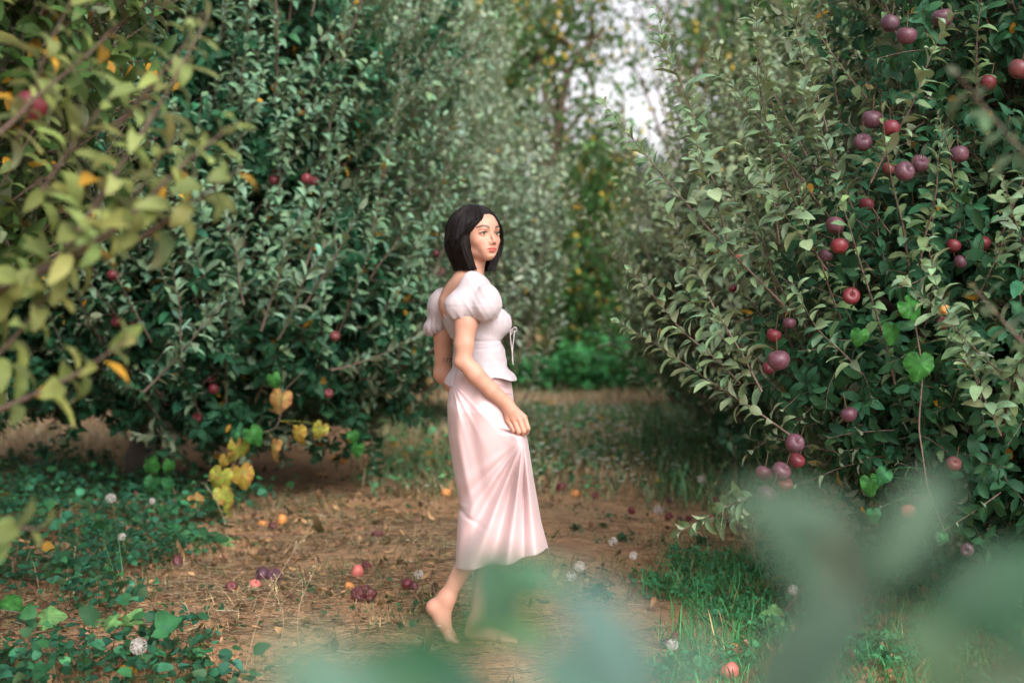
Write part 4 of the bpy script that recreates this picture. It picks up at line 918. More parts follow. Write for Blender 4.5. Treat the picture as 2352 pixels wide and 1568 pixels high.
x, y = scatter(60000, 4.5, 10.5, lambda px, py, x, y: dirt(px, py, x, y) * clampm(.16 + .9 * (px < 1100) * (py > 1200) * (nz(x, y, 1.7, 1) > .38) + .25 * (nz(x, y, 2, 7) > .6)))
n = len(x); a = rng.normal(0, .9, n) + rng.integers(0, 2, n) * math.pi; L = rng.gamma(2., .035, n) + .02; s = np.linspace(-.5, .5, 5)[None, :, None]
d = np.stack([np.cos(a), np.sin(a), rng.normal(0, .10, n)], -1)[:, None]
pts = np.stack([x, y, gh(x, y) + .006 + .012 * rng.random(n)], -1)[:, None] + d * s * L[:, None, None] + rng.normal(0, .15, (n, 1, 3)) * (s ** 2) * L[:, None, None]
pts[..., 2] = np.maximum(pts[..., 2], gh(pts[..., 0], pts[..., 1]) + .001)
mb = MB(); tubes(mb, pts, .0012, .0008, 3, leafcol(n, (.30, .23, .14), .45, .3, (.10, .06, .04), 0)); tag(mb.build('straw', M_HERB), kind='stuff')
# tiny white wildflowers in the strip
x, y = scatter(9000, 4.6, 17, lambda px, py, x, y: .5 * (py < 1120) * (py > 940) * (px > 1180) * (px < 1600) + .02 * (px > 600) * (px < 1500)); n = len(x)
z = gh(x, y) + .05 + .13 * rng.random(n); pos = np.stack([x, y, z], -1); mb = MB()
for q in range(4):
    a = q * 1.571 + rng.random(n); ax = np.stack([np.cos(a), np.sin(a), .2 + 0 * a], -1)
    sz = .008 + .006 * rng.random(n) + .012 * (y > 9); leaves(mb, pos, ax, np.tile([0, -.3, 1.0], (n, 1)), sz, sz * .9, .3, .1, leafcol(n, (.62, .6, .55), .1, pale=0), 3)
s = np.linspace(0, 1, 4)[None, :, None]; p0 = pos.copy(); p0[:, 2] = gh(x, y); tubes(mb, p0[:, None] * (1 - s) + pos[:, None] * s, .001, .0008, 3, leafcol(n, (.08, .12, .05), .2)); tag(mb.build('wildflowers', M_HERB), kind='stuff')

# fallen apples, each its own thing
FA = [(325, 1377, 32, 'x', 'rotten dark red apple split open on straw left of the path, lone'), (407, 1283, 27, 'x', 'small brown-red rotting apple at the edge of the green ground cover'),
      (383, 1250, 25, 'x', 'dark rotten apple tucked under vine leaves beside the ground cover'), (603, 1325, 38, 'p', 'purple apple on bare soil left of the path, left of a touching pair'),
      (630, 1328, 36, 'p', 'pinkish purple apple on bare soil, right one of a touching pair'), (585, 1352, 28, 'k', 'small orange-red apple just below the purple pair on the soil'),
      (530, 1362, 28, 'r', 'red apple half hidden behind three pale green vine leaves on the straw'), (821, 1320, 33, 'k', 'pale pinkish orange apple on the soil left of the skirt hem'),
      (842, 1304, 26, 'x', 'brown shrivelled apple just behind the pale pinkish orange one'), (803, 1357, 24, 'o', 'yellow-orange apple left of the wrinkled dark red heap'),
      (822, 1378, 32, 'x', 'wrinkled dark red apple, left one of the rotting heap near the foot'), (851, 1379, 32, 'x', 'wrinkled dark red apple, right one of the rotting heap near the foot'),
      (837, 1362, 28, 'x', 'wrinkled dark red apple at the back of the rotting heap near the foot'), (936, 1356, 28, 'r', 'dull red apple lying closest left of the raised heel'),
      (951, 1362, 24, 'x', 'withered red apple touching the dull red one near the raised heel'), (648, 1197, 26, 'o', 'bright orange apple on leaf litter beyond the hanging vine leaves'),
      (626, 1205, 22, 'x', 'brown-centred decaying apple on litter beside the bright orange one'), (603, 1203, 20, 'o', 'small faded orange apple nearest the hanging yellow vine leaves'),
      (868, 1234, 28, 'x', 'dark brown-red apple flattened on litter left of the skirt'), (1025, 1141, 22, 'o', 'yellow-orange apple on the ground just left of the skirt at knee height'),
      (790, 1058, 20, 'o', 'distant orange apple under the left tree skirt, right end of a short row'), (768, 1056, 17, 'o', 'distant orange apple under the left tree skirt, left end of a short row'),
      (905, 1062, 17, 'o', 'blurred orange apple in weeds further back left of the woman'), (1290, 1127, 26, 'r', 'bright red apple on the path right of the skirt, largest there'),
      (1322, 1142, 19, 'o', 'yellow overripe apple between two red ones right of the skirt'), (1366, 1140, 19, 'r', 'small dark red apple on path edge right of the yellow one'),
      (1451, 1168, 18, 'r', 'pinkish red apple alone on bare soil in the middle of the path'), (1537, 1182, 20, 'r', 'red apple left of the branch tip, first of the row at right'),
      (1560, 1188, 16, 'p', 'purple apple lying second in the row behind the low branch'), (1582, 1186, 16, 'r', 'crimson apple lying third in the row behind the low branch'),
      (1640, 1185, 22, 'k', 'pink apple seen through the low branch leaves'), (1672, 1188, 22, 'r', 'red apple on soil at the right end of the row behind the low branch'),
      (1640, 1144, 22, 'r', 'dull red apple at the far grass edge, upper left of two there'), (1662, 1150, 22, 'x', 'brownish red apple at the far grass edge, lower right of two there'),
      (1520, 1042, 17, 'r', 'distant red apple in tall weeds of the middle strip'), (1538, 1146, 15, 'p', 'tiny purple apple at grass edge beyond the path on the right'),
      (1640, 1368, 22, 'k', 'pale pink apple nestled in grass at the right of the frame'), (1530, 1475, 28, 'p', 'greyish mouldy apple in front of the clover patch, left of a brown one'),
      (1552, 1462, 26, 'x', 'brown-red apple in clover touching a greyish mouldy one'), (1685, 1480, 22, 'o', 'orange-brown rotten apple deep in the green grass patch'),
      (1676, 1548, 46, 'k', 'large red and yellow streaked apple in grass at the bottom edge'), (1438, 1558, 46, 'k', 'large blurred brownish pink apple at the bottom edge near the centre'),
      (1762, 1460, 16, 'r', 'tiny red apple in grass behind the blurred foreground leaves'), (2297, 1282, 20, 'k', 'pale pink apple in dark grass under the right tree'),
      (72, 1248, 22, 'o', 'orange apple buried in the green ground cover at far left'), (700, 1530, 22, 'o', 'small orange apple by the dandelion clocks at bottom left')]
for (px, py, dia, kd, lab) in FA:
    g = PG(px, py + dia * .35); r_ = dia / FPX * g[1]; V, F = apple_mesh(.35 if kd == 'x' else (.06 if kd == 'o' else 0), px, .9)
    e = rng.uniform(-1.4, 1.4, 3); V = rotm(V * r_, e); base = np.array([g[0], g[1], gh(g[0], g[1]) - .004]); V[:, 2] -= V[:, 2].min()
    ap = MB(); ap.add(V + base, F); o = ap.build('fallen_apple', AMAT[kd], loc=base); tag(o, lab, 'apple', 'apples fallen on the orchard floor')
    st = MB(); top = rotm(np.array([[0, 0, 1.0]]), e)[0]; c0 = base + np.array([0, 0, r_ * .45]); s = np.linspace(0, 1, 4)[:, None]
    if kd in 'prk':
        tube(st, c0 + top * r_ * .3 + s * top * .03, .0014, 5); so = st.build('stem', M_STEM, loc=base); so.parent = o; so.location = (0, 0, 0)

# dandelion clocks: stalk with a ball of radiating seeds
m, t, N, bs, K = mat('seed_fluff'); bs.inputs['Base Color'].default_value = (.66, .62, .57, 1); bs.inputs['Roughness'].default_value = .9; M_FLUFF = m
DC = [(318, 1483, 22, 'fluffy dandelion clock at the bottom left above low green leaves'), (255, 1145, 14, 'dandelion clock standing in the dark ground cover under the left tree'), (350, 1150, 8, 'small half-blown dandelion clock on a long thin stalk near the left tree'),
      (280, 1232, 10, 'ragged pale seed head in the left ground cover'), (962, 1318, 12, 'faint dandelion clock just left of the skirt hem'), (1408, 1243, 12, 'dandelion clock on the bare path right of the skirt, nearer one'),
      (1331, 1300, 14, 'dandelion clock low beside the far side of the skirt hem, upper one'), (1312, 1322, 13, 'dandelion clock just below another right of the hem'), (1513, 1170, 13, 'dandelion clock above the row of apples at right'),
      (1610, 1100, 10, 'small round seed head against dark grass at right'), (1822, 1354, 13, 'dandelion clock near the low right tree branches'), (1455, 1276, 11, 'dandelion clock standing over the soil near grass at right'), (1545, 1480, 15, 'grey dandelion clock in front of the clover patch')]
def ball(mb, c, r, n=70, col=(1, 1, 1)):
    d = unit_sphere(n); s = np.linspace(0, 1, 3)[None, :, None]; pts = c + d[:, None] * s * r; tubes(mb, pts, .0004, .0004, 3, col)
    tips = c + d * r; k = 5
    for q in range(k):
        tn = norm(np.cross(d, unit_sphere(n))); tubes(mb, tips[:, None] + (d[:, None] * .12 + tn[:, None]) * np.linspace(0, 1, 2)[None, :, None] * r * .26, .0005, .0003, 3, col)
for (px, py, r_, lab) in DC:
    gx0 = PG(px, py + 60 + r_ * 2); base = np.array([gx0[0] + .01, gx0[1], gh(gx0[0], gx0[1])]); c = P(px, py, gx0[1]); rad = .85 * r_ / FPX * gx0[1]
    dd = Local('dandelion_clock', base, lab, 'dandelion', 'dandelion clocks'); q = MB(); s = np.linspace(0, 1, 8)[:, None]
    tube(q, base * (1 - s) + c * s + np.sin(s * math.pi) * np.array([.015, 0, 0]), .0018, 6, (.16, .17, .07)); dd.part(q, 'stalk', M_HERB)
    q = MB(); ball(q, c, rad); dd.part(q, 'seed_head', M_FLUFF)
# dry seed stalks
for i, (px, py, tx, ty, lab) in enumerate([(560, 1555, 720, 1200, 'long dry branching seed stalk arching up over the straw at bottom left'), (690, 1500, 735, 1290, 'pair-forming thin dry stalk left of the rotting apple heap'),
        (640, 1490, 610, 1330, 'short dry stalk beside the purple apple pair'), (520, 1250, 468, 1105, 'thin green-brown stalk in front of the tree trunk base'), (1280, 1560, 1262, 1420, 'dry stalk in the tuft in front of the forward foot'),
        (1680, 1160, 1672, 990, 'tall pale grass stalk with seed head against dark grass at right'), (1500, 1290, 1460, 1180, 'thin dry stalk on bare soil right of the path'), (1600, 1280, 1640, 1110, 'thin leaning stalk by the low branch tip')]):
    b0 = PG(px, py); b0[2] = gh(b0[0], b0[1]); tp = P(tx, ty, b0[1]); q = MB(); s = np.linspace(0, 1, 12)[:, None]
    bow = np.array([.04 * (1 if tx > px else -1), 0, .0]); pts = b0 * (1 - s) + tp * s - bow * np.sin(s * math.pi) ; tube(q, pts, .0018 - .001 * s[:, 0], 5, (.40, .32, .19))
    for k in range(14):
        f_ = .35 + .65 * k / 14; a0 = b0 * (1 - f_) + tp * f_ - bow * math.sin(f_ * math.pi); dr = norm((tp - b0)[None])[0] + rng.normal(0, .6, 3); ss_ = np.linspace(0, 1, 4)[:, None]
        tube(q, a0 + ss_ * dr * .03 * (1.2 - f_ * .6), .0008, 4, (.42, .34, .2))
        leaves(q, (a0 + dr * .03 * (1.2 - f_ * .6))[None], dr[None], np.array([[0, -1, .3]]), .008, .005, .3, .2, np.array([[.45, .38, .25, 0]]), 3)
    o = q.build('dry_stalk', M_HERB, loc=b0); tag(o, lab, 'dry stalk', 'dry seed stalks')

# lobed leaf (vine)
def lobed(mb, pos, ax, nr, size, col, seed=0, cup=.25):
    n = 60; a = np.linspace(-math.pi, math.pi, n, endpoint=False); g = np.random.default_rng(seed)
    r = .5 * (1 + .07 * np.cos(3 * a) + .045 * np.cos(5 * a + g.normal() * .2) + .022 * np.cos(20 * a + seed) + .02 * np.sin(33 * a)) * (1 - .42 * np.exp(-((np.abs(a) - math.pi) / .22) ** 2)) * (1 + .16 * np.exp(-(a / .5) ** 2))
    ks = np.array([.02, .2, .4, .6, .78, .9, 1.0])
    A = norm(np.asarray(ax, float)); Nn = np.asarray(nr, float); Nn = norm(Nn - A * (Nn @ A)); Bn = np.cross(A, Nn); V = []
    b1, b2, b3 = g.normal(0, .28), g.normal(0, .2), g.uniform(.2, .9)
    for k in ks:
        x_ = np.sin(a) * r * k; y_ = np.cos(a) * r * k
        rib = np.max([np.exp(-((a - q) / .10) ** 2) for q in (-2.0, -1.0, 0, 1.0, 2.0)], axis=0)
        z_ = -cup * (x_ ** 2 + y_ ** 2) * 1.6 - b3 * np.maximum(y_, 0) ** 2 + b1 * x_ + b2 * x_ * y_ + .05 * np.sin(a * 4 + seed) * k ** 2 + .03 * np.sin(a * 9 + seed * 2) * k ** 3 - .02 * rib * k
        V.append(pos + size * (x_[:, None] * Bn + (y_ + .25)[:, None] * A + z_[:, None] * Nn))
    V = np.concatenate(V); m_ = len(ks); i, j = np.meshgrid(np.arange(m_ - 1), np.arange(n), indexing='ij'); j2 = (j + 1) % n
    F = np.stack([i * n + j, i * n + j2, (i + 1) * n + j2, (i + 1) * n + j], -1).reshape(-1, 4)
    cc = np.tile(np.append(np.asarray(col), .5), (len(V), 1)); edge = np.repeat(ks, n); aa = np.tile(a, m_)
    ribm = np.max([np.exp(-((aa - q) / .055) ** 2) for q in (-2.0, -1.0, 0, 1.0, 2.0)], axis=0)[:, None] * .55
    cc[:, :3] = cc[:, :3] * (1 - ribm) + np.clip(np.asarray(col) * 1.7 + .02, 0, .7) * ribm
    if col[0] > col[2] * 3:
        blot = np.clip(fbm(np.sin(aa) * edge * 4 + seed, np.cos(aa) * edge * 4, 0, 3) * 1.6 + edge ** 4 * .7 - .35, 0, .9)[:, None]
        cc[:, :3] = cc[:, :3] * (1 - blot) + np.array([.30, .12, .05]) * blot
        grn = np.clip(.75 - edge * 1.3, 0, .6)[:, None] * (1 - blot); cc[:, :3] = cc[:, :3] * (1 - grn) + np.array([.16, .28, .05]) * grn
    else: cc[:, :3] *= np.exp(.35 * fbm(np.sin(aa) * edge * 3 + seed, np.cos(aa) * edge * 3))[:, None]
    mb.add(V, F, cc); mb.add(np.vstack([V[:n], V[:n].mean(0)]), np.stack([np.arange(n), (np.arange(n) + 1) % n, np.full(n, n)], -1)[:, ::-1], cc[:n + 1])
M_VINE = leaf_material('vine_leaf', rough=.5, trans=.35, noise_scale=22, under=(.2, .28, .12))
def vine(name, lab, path, lvs, d, group=None, up=False):
    p0 = P(path[0][0], path[0][1], d); v_ = Local(name, (p0[0], p0[1], max(0, p0[2])), lab, 'vine', group)
    c = np.array([P(a_, b_, d + (i % 2) * .03) for i, (a_, b_) in enumerate(path)]); s = np.linspace(0, len(c) - 1, 24)
    pts = np.stack([np.interp(s, np.arange(len(c)), c[:, q]) for q in range(3)], -1); pts[:, 2] = np.maximum(pts[:, 2], .02)
    q = MB(); tube(q, pts, .0028, 6, (.25, .13, .05)); stem = v_.part(q, 'stem', M_TWIG)
    for i, (px, py, sz, kind) in enumerate(lvs):
        c0 = P(px, py, d + rng.normal(0, .05)); size = sz / FPX * d
        col = dict(y=(.42, .30, .05), g=(.035, .15, .03), p=(.44, .26, .09), d=(.03, .14, .05), l=(.14, .30, .10), w=(.30, .33, .05))[kind]
        ax = norm(np.array([rng.normal(0, .35), -.15, -1.0])) if not up else norm(np.array([rng.normal(0, .8), -.2, rng.normal(.1, .5)]))
        nr = norm(np.array([rng.normal(0, .7), -1, rng.normal(.5, .4)])) if not up else norm(np.array([rng.normal(0, .4), -1.0, .9]))
        q = MB(); lobed(q, c0 - ax * size * .25, ax, nr, size, col, px, .35); 
        j = np.argmin(np.linalg.norm(pts - c0, axis=1)); s_ = np.linspace(0, 1, 6)[:, None]; a0 = c0 - ax * size * .25
        if np.linalg.norm(pts[j] - a0) < .3: tube(q, pts[j] * (1 - s_) + a0 * s_ + np.sin(s_ * math.pi) * np.array([0, 0, .01]), .0012, 5, (*col, 0))
        v_.part(q, 'leaf', M_VINE)
vine('grape_vine', 'yellowing grape vine trailing from the left tree, big lobed leaves dotted brown', [(700, 850), (650, 900), (640, 980), (560, 1010), (540, 1060), (520, 1120), (515, 1190)],
     [(644, 916, 54, 'p'), (684, 994, 44, 'y'), (628, 1027, 48, 'p'), (549, 1028, 56, 'w'), (514, 1056, 30, 'y'), (556, 1088, 56, 'y'), (505, 1096, 58, 'w'), (519, 1136, 56, 'w'), (452, 1148, 40, 'p'), (514, 1188, 40, 'w'), (581, 996, 46, 'g'), (628, 870, 34, 'g'), (812, 1000, 30, 'g'), (820, 1030, 34, 'g'), (735, 985, 40, 'w'), (535, 1000, 40, 'd')], 8.3)
vine('grape_vine', 'low green vine with rounded leaves climbing at the foot of the left trunk', [(330, 1150), (345, 1090), (385, 1060)],
     [(342, 1068, 48, 'g'), (390, 1070, 34, 'g'), (350, 1110, 40, 'd'), (390, 1110, 40, 'd'), (375, 1140, 40, 'd'), (330, 1135, 36, 'd')], 9.0)
vine('grape_vine', 'green vine runner creeping over soil to the right of the ground cover', [(420, 1240), (520, 1230), (620, 1250), (700, 1280)],
     [(440, 1222, 52, 'd'), (465, 1245, 46, 'd'), (490, 1232, 50, 'd'), (515, 1250, 44, 'l'), (548, 1245, 44, 'd'), (575, 1258, 40, 'd'), (620, 1262, 34, 'd'), (655, 1272, 34, 'd'), (690, 1282, 32, 'd'), (400, 1225, 50, 'd')], 7.75, up=True)
vine('grape_vine', 'bright green vine with heart-shaped leaves sprawling at the bottom left corner', [(0, 1400), (180, 1425), (330, 1430), (500, 1470)],
     [(108, 1415, 60, 'l'), (214, 1440, 66, 'l'), (255, 1425, 50, 'l'), (300, 1432, 52, 'l'), (55, 1400, 50, 'g'), (380, 1440, 44, 'd'), (420, 1460, 44, 'd'), (470, 1475, 40, 'd'), (360, 1420, 40, 'd'), (430, 1500, 46, 'd'), (490, 1520, 44, 'd'), (460, 1540, 44, 'd'), (20, 1380, 54, 'g'), (12, 1500, 60, 'g')], 5.5, up=True)
vine('grape_vine', 'three pale green vine leaves on a thin runner across the straw', [(500, 1410), (530, 1380), (585, 1362)],
     [(535, 1385, 44, 'l'), (553, 1362, 26, 'l'), (575, 1366, 28, 'l'), (475, 1415, 54, 'l'), (515, 1405, 40, 'l')], 6.25, up=True)
vine('grape_vine', 'vine with vivid green leaves hanging inside the right apple tree', [(2095, 700), (2110, 790), (2120, 850), (2110, 980), (2130, 1120), (2170, 1220)],
     [(2115, 835, 62, 'g'), (2092, 705, 60, 'g'), (2050, 760, 50, 'g'), (2000, 1110, 50, 'g'), (1975, 770, 40, 'g'), (2168, 1235, 30, 'd'), (2030, 1090, 40, 'd'), (2005, 1180, 34, 'd')], 4.85)
vine('grape_vine', 'faint pale green vine leaves behind the blurred foreground leaves in the grass', [(1760, 1470), (1790, 1420), (1850, 1340)],
     [(1788, 1412, 56, 'l'), (1780, 1432, 44, 'l'), (1870, 1335, 56, 'l'), (1905, 1330, 50, 'l')], 5.7, up=True)
# rosette weeds on the bare soil
for (px, py, sz, lab) in [(1372, 1378, 60, 'dark green weed growing before the skirt, hidden partly by blurred leaves'), (1612, 1268, 44, 'dark lobed weed under the low branch tip at right'), (1325, 1226, 26, 'small flat green weed in the middle of the bare path'),
        (1430, 1250, 34, 'grey-green weed rosette on the path near a dandelion clock'), (708, 1362, 24, 'little dark weed left of the rotting apple heap'), (1200, 1362, 50, 'dark toothed weed growing just beyond the forward foot'), (1385, 1215, 20, 'tiny weed sprig farther along the bare path'), (1010, 1095, 30, 'blurred low weed left of the skirt')]:
    b0 = PG(px, py); b0[2] = gh(b0[0], b0[1]); n = 38; S = sz / FPX * b0[1]; a = rng.random(n) * 6.28; el = rng.uniform(.05, 1.1, n)
    ax = np.stack([np.cos(a) * np.cos(el), np.sin(a) * np.cos(el), np.sin(el)], -1); pos = b0 + ax * (S * .35 * rng.random(n))[:, None] + np.array([0, 0, .005])
    q = MB(); L = S * rng.uniform(.35, .7, n); leaves(q, pos, ax, np.stack([-ax[:, 0], -ax[:, 1], np.ones(n)], -1), L, L * .42, rng.uniform(.3, 1.2, n), .3, leafcol(n, (.025, .09, .04), .3, pale=.5), 7, None, .12)
    s = np.linspace(0, 1, 4)[None, :, None]; tubes(q, b0 + (pos - b0)[:, None] * s, .0015, .001, 4, leafcol(n, (.05, .1, .04)))
    o = q.build('weed', M_HERB, loc=b0); tag(o, lab, 'weed', 'weeds on the bare soil')
# ------------------------------------------------------------------ tall trees beyond the orchard
def tall_tree(lab, x, y, hgt, crown, col, n, leaf=.16, trunk_r=.16, yellow=.03, seed=0, lean=0.0, path=None, name='tall_tree', clump=.45, gap=0.0, T=3, cat='tree', zmin=.2, branches=10):
    global rng
    rng = np.random.default_rng(300 + seed); t = Local(name, (x, y, 0), lab, cat, 'tall trees beyond the orchard')
    s = np.linspace(0, 1, 12)[:, None]
    pts = np.array([x, y, -.1]) * (1 - s) + np.array([x + lean, y, hgt * .85]) * s if path is None else np.stack([np.interp(s[:, 0] * (len(path) - 1), np.arange(len(path)), [P(a_, b_, y)[q] for a_, b_ in path]) for q in range(3)], -1)
    pts = pts + np.stack([noise(s[:, 0] * 4, seed, 1), 0 * s[:, 0], 0 * s[:, 0]], -1) * .15 * np.sin(s * math.pi)
    tb = MB(); tube(tb, pts, trunk_r * (1 - .75 * s[:, 0]), 10)
    for q in range(branches):
        c_, r_ = crown[q % len(crown)][:2]; i = rng.integers(4, 11); e = np.array(c_) + unit_sphere(1)[0] * np.array(r_) * .8; ss_ = np.linspace(0, 1, 8)[:, None]
        mid = (pts[i] + e) / 2 + np.array([0, 0, .3]); tube(tb, pts[i] * (1 - ss_) ** 2 + 2 * mid * ss_ * (1 - ss_) + e * ss_ ** 2, trunk_r * .35 * (1 - .85 * ss_[:, 0]) + .01, 6)
    t.part(tb, 'trunk', M_FARBARK)
    nc = max(n // 45, 8); c, dr, rr = sample_blobs(crown, nc, .45); c = c[c[:, 2] > zmin]; nc = len(c)
    if gap:                                          # ragged, open crown
        k = fbm(c[:, 0] * .55 + seed, c[:, 2] * .55, c[:, 1] * .3, 2) > gap - 1; c = c[k]; nc = len(c)
    idx = rng.integers(0, nc, n); pos = c[idx] + rng.normal(0, clump, (n, 3)) * np.array([1, 1, .6])
    ax = unit_sphere(n) + np.array([0, 0, -.4]); nr = unit_sphere(n) * .8 + np.array([0, -.2, .8])
    kc = np.exp(rng.normal(0, .25, nc))[idx][:, None]; cc = leafcol(n, col, .3, yellow, (.40, .30, .05), .4); cc[:, :3] *= kc
    L = leaf * np.exp(rng.normal(0, .25, n)); q = MB(); leaves(q, pos, ax, nr, L, L * .55, rng.uniform(0, 1.2, n), .3, cc, T); t.part(q, 'crown', M_FAR)
b = lambda px, py, d, rx, rz, ry=None: (tuple(P(px, py, d)), (rx / FPX * d, ry or rx / FPX * d * .8, rz / FPX * d))
tall_tree('tall leaning tree with bare reddish trunk between the rows, sky showing through its thin crown', P(1225, 700, 24)[0], 24, 7, [b(1290, 60, 24, 130, 110), b(1180, 130, 24, 90, 110), b(1380, 250, 24, 35, 60), b(1330, 330, 24, 80, 90)], (.045, .105, .03), 3600, .13, .12, .10, 1,
          path=[(1205, 800), (1215, 640), (1225, 470), (1260, 320), (1292, 200), (1330, 120), (1390, 62)], clump=.42)
# arching dead branch on the leaning trunk
_o = [o for o in COL.objects if o.name.startswith('trunk') and o.parent and o.parent.get('label', '').startswith('tall leaning')][0]
q = MB(); pts = np.array([P(a_, b_, 23.9) for a_, b_ in ((1255, 335), (1285, 262), (1320, 240), (1355, 262), (1372, 300), (1374, 345))]); s = np.linspace(0, 5, 20)
pts = np.stack([np.interp(s, np.arange(6), pts[:, k]) for k in range(3)], -1); tube(q, pts, .035 - .02 * s / 5, 7)
br = q.build('branch', M_FARBARK, _o, loc=np.array(_o.parent.location))
tall_tree('dense dark green tree directly behind the leaning trunk, left of the sky gap', P(1120, 300, 30)[0], 30, 10, [b(1090, 90, 30, 150, 260), b(980, 250, 30, 180, 250), b(1150, 300, 30, 90, 260), b(1080, -150, 30, 150, 200)], (.030, .085, .024), 22000, .17, .25, .03, 2, clump=.5)
tall_tree('bushy tree low in the gap at the end of the path, flecked with yellow leaves', P(1400, 700, 25)[0], 25, 4, [b(1390, 640, 25, 140, 170), b(1330, 740, 25, 130, 130), b(1460, 780, 25, 130, 110), b(1320, 480, 25, 100, 130), b(1400, 860, 25, 160, 60)], (.035, .115, .026), 28000, .11, .12, .10, 3, clump=.30, zmin=.1)
tall_tree('dark conifer-like tree in the centre below the sky gap', P(1430, 400, 27)[0], 27, 6, [b(1420, 440, 27, 65, 100), b(1360, 440, 27, 75, 120), b(1300, 620, 27, 130, 120)], (.02, .065, .03), 9000, .14, .14, .0, 4, clump=.32)
tall_tree('large green tree behind the right row, right of the sky gap', P(1750, 300, 31)[0], 31, 10, [b(1820, 90, 31, 170, 250), b(1660, 120, 31, 80, 200), b(1950, 200, 31, 220, 300), b(1750, 500, 31, 140, 180)], (.034, .092, .026), 26000, .18, .25, .04, 5, clump=.5)
tall_tree('loose pale tree whose thin twigs cross the sky gap', P(1540, 500, 28)[0], 28, 8, [b(1440, 10, 28, 50, 40), b(1610, 60, 28, 70, 120), b(1570, 420, 28, 40, 70), b(1440, 130, 28, 60, 50)], (.05, .11, .035), 1100, .13, .10, .10, 6, clump=.42, path=[(1560, 800), (1570, 600), (1585, 350), (1560, 150), (1530, 0)])
tall_tree('yellow-tinged bush at the end of the path beside the right row', P(1480, 840, 23)[0], 23, 2, [b(1500, 800, 23, 110, 90), b(1560, 720, 23, 90, 130)], (.045, .14, .035), 9000, .10, .06, .08, 7, clump=.22, zmin=.05)
tall_tree('tall green tree rising behind the left row', P(700, 300, 33)[0], 33, 10, [b(760, 100, 33, 260, 300), b(560, 350, 33, 300, 350), b(880, 350, 33, 160, 250)], (.045, .11, .04), 16000, .2, .25, .02, 8, clump=.6)
tall_tree('tall green tree at the far left behind the trunked apple tree', P(150, 300, 33)[0], 33, 10, [b(150, 250, 33, 300, 350), b(-100, 300, 33, 250, 350), b(400, 550, 33, 200, 200)], (.045, .11, .04), 12000, .2, .25, .02, 9, clump=.6)
tall_tree('tall green tree at the far right edge behind the nearest fruiting tree', P(2300, 300, 33)[0], 33, 10, [b(2300, 200, 33, 330, 350), b(2600, 400, 33, 250, 350), b(2100, 550, 33, 250, 250)], (.045, .11, .04), 9000, .22, .25, .02, 10, clump=.6)

# ------------------------------------------------------------------ blurred leafy branches close to the lens, bottom
rng = np.random.default_rng(77)
def near_branch(lab, path, lvs, base):
    t = Local('leafy_branch', P(path[0][0], path[0][1], path[0][2] * .95), lab, 'branch', 'blurred branches close to the camera')
    c = np.array([P(a_, b_, c_ * .95) for a_, b_, c_ in path]); s = np.linspace(0, len(c) - 1, 16); pts = np.stack([np.interp(s, np.arange(len(c)), c[:, k]) for k in range(3)], -1)
    q = MB(); tube(q, pts, .0022 - .0008 * s / s[-1], 6); t.part(q, 'twig', M_TWIG)
    for (x0, y0, x1, y1, d, wr, col) in lvs:
        d = d * .95
        a0, a1 = P(x0, y0, d), P(x1, y1, d - .015); L = np.linalg.norm(a1 - a0); nr = np.array([rng.normal(0, .3), -.7, .7])
        a0, a1 = a0 + rng.normal(0, .001, 3), a1
        q = MB(); leaves(q, a0[None], (a1 - a0)[None], nr[None], L * 1.06, L * wr, .7, .35, np.array([[*(np.array(col) * np.array([.62, .76, .72])), .25]]), 7); t.part(q, 'leaf', M_NEAR)
G1, G2, G3 = (.085, .125, .085), (.10, .14, .105), (.045, .095, .055)
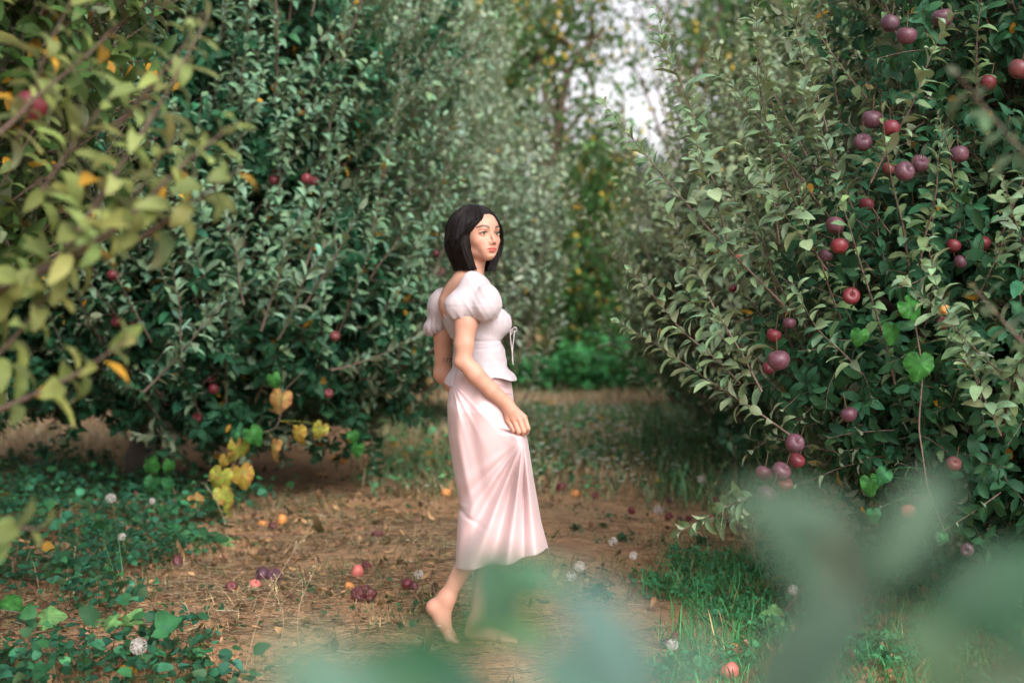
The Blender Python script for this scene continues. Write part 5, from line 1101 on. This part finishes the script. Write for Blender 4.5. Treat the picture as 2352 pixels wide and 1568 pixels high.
near_branch('large blurred grey-green leaves filling the bottom right corner', [(2500, 1650, .72), (2200, 1480, .7), (1950, 1400, .7), (1900, 1200, .7)],
    [(1990, 1420, 1800, 1070, .72, .66, G1), (2010, 1360, 2180, 1080, .70, .42, G1), (2010, 1400, 1640, 1660, .66, .56, G2), (2050, 1400, 2290, 1660, .68, .55, (.085, .13, .075)), (2120, 1480, 2440, 1230, .75, .5, G3), (1980, 1200, 1760, 1180, .72, .5, G1),
     (1900, 1430, 1840, 1290, .75, .5, (.2, .19, .2)), (2250, 1560, 2500, 1400, .72, .45, G3), (1900, 1560, 2050, 1750, .62, .5, (.07, .15, .1)), (2200, 1600, 2500, 1650, .6, .5, (.075, .12, .07))], G1)
near_branch('blurred blue-green leaves in front of the feet at the bottom centre', [(1500, 1750, .6), (1400, 1550, .6), (1300, 1450, .6)],
    [(1440, 1640, 1380, 1310, .56, .62, (.13, .2, .18)), (1420, 1660, 1230, 1470, .55, .55, (.12, .2, .16)), (1180, 1440, 1100, 1270, .80, .75, (.06, .11, .07)), (1120, 1330, 1290, 1290, .82, .55, (.09, .19, .13)), (1350, 1380, 1200, 1300, .7, .5, (.08, .16, .08)), (1030, 1470, 1240, 1400, .9, .5, (.10, .17, .07)), (1190, 1400, 1130, 1280, .85, .8, (.06, .11, .07)), (1500, 1640, 1420, 1400, .6, .6, (.12, .19, .16)), (1330, 1660, 1290, 1500, .6, .7, (.11, .19, .12)),
     (1560, 1640, 1640, 1480, .6, .42, (.12, .2, .15))], G1)
near_branch('blurred dark green leaves along the bottom edge left of the foot', [(1100, 1800, .6), (950, 1620, .6), (850, 1540, .6)],
    [(1060, 1540, 800, 1470, .66, .5, (.045, .11, .06)), (840, 1570, 590, 1470, .58, .6, (.14, .2, .14)), (900, 1650, 660, 1580, .55, .6, (.12, .2, .16)), (1090, 1640, 960, 1480, .62, .6, (.045, .14, .07)), (860, 1600, 1000, 1590, .6, .5, (.1, .18, .1)), (1120, 1560, 900, 1500, .62, .55, (.045, .11, .06)), (1000, 1620, 800, 1560, .6, .6, (.08, .17, .10)), (760, 1620, 640, 1520, .6, .8, (.13, .19, .13)), (1150, 1640, 1060, 1560, .6, .8, (.08, .16, .12))], G1)
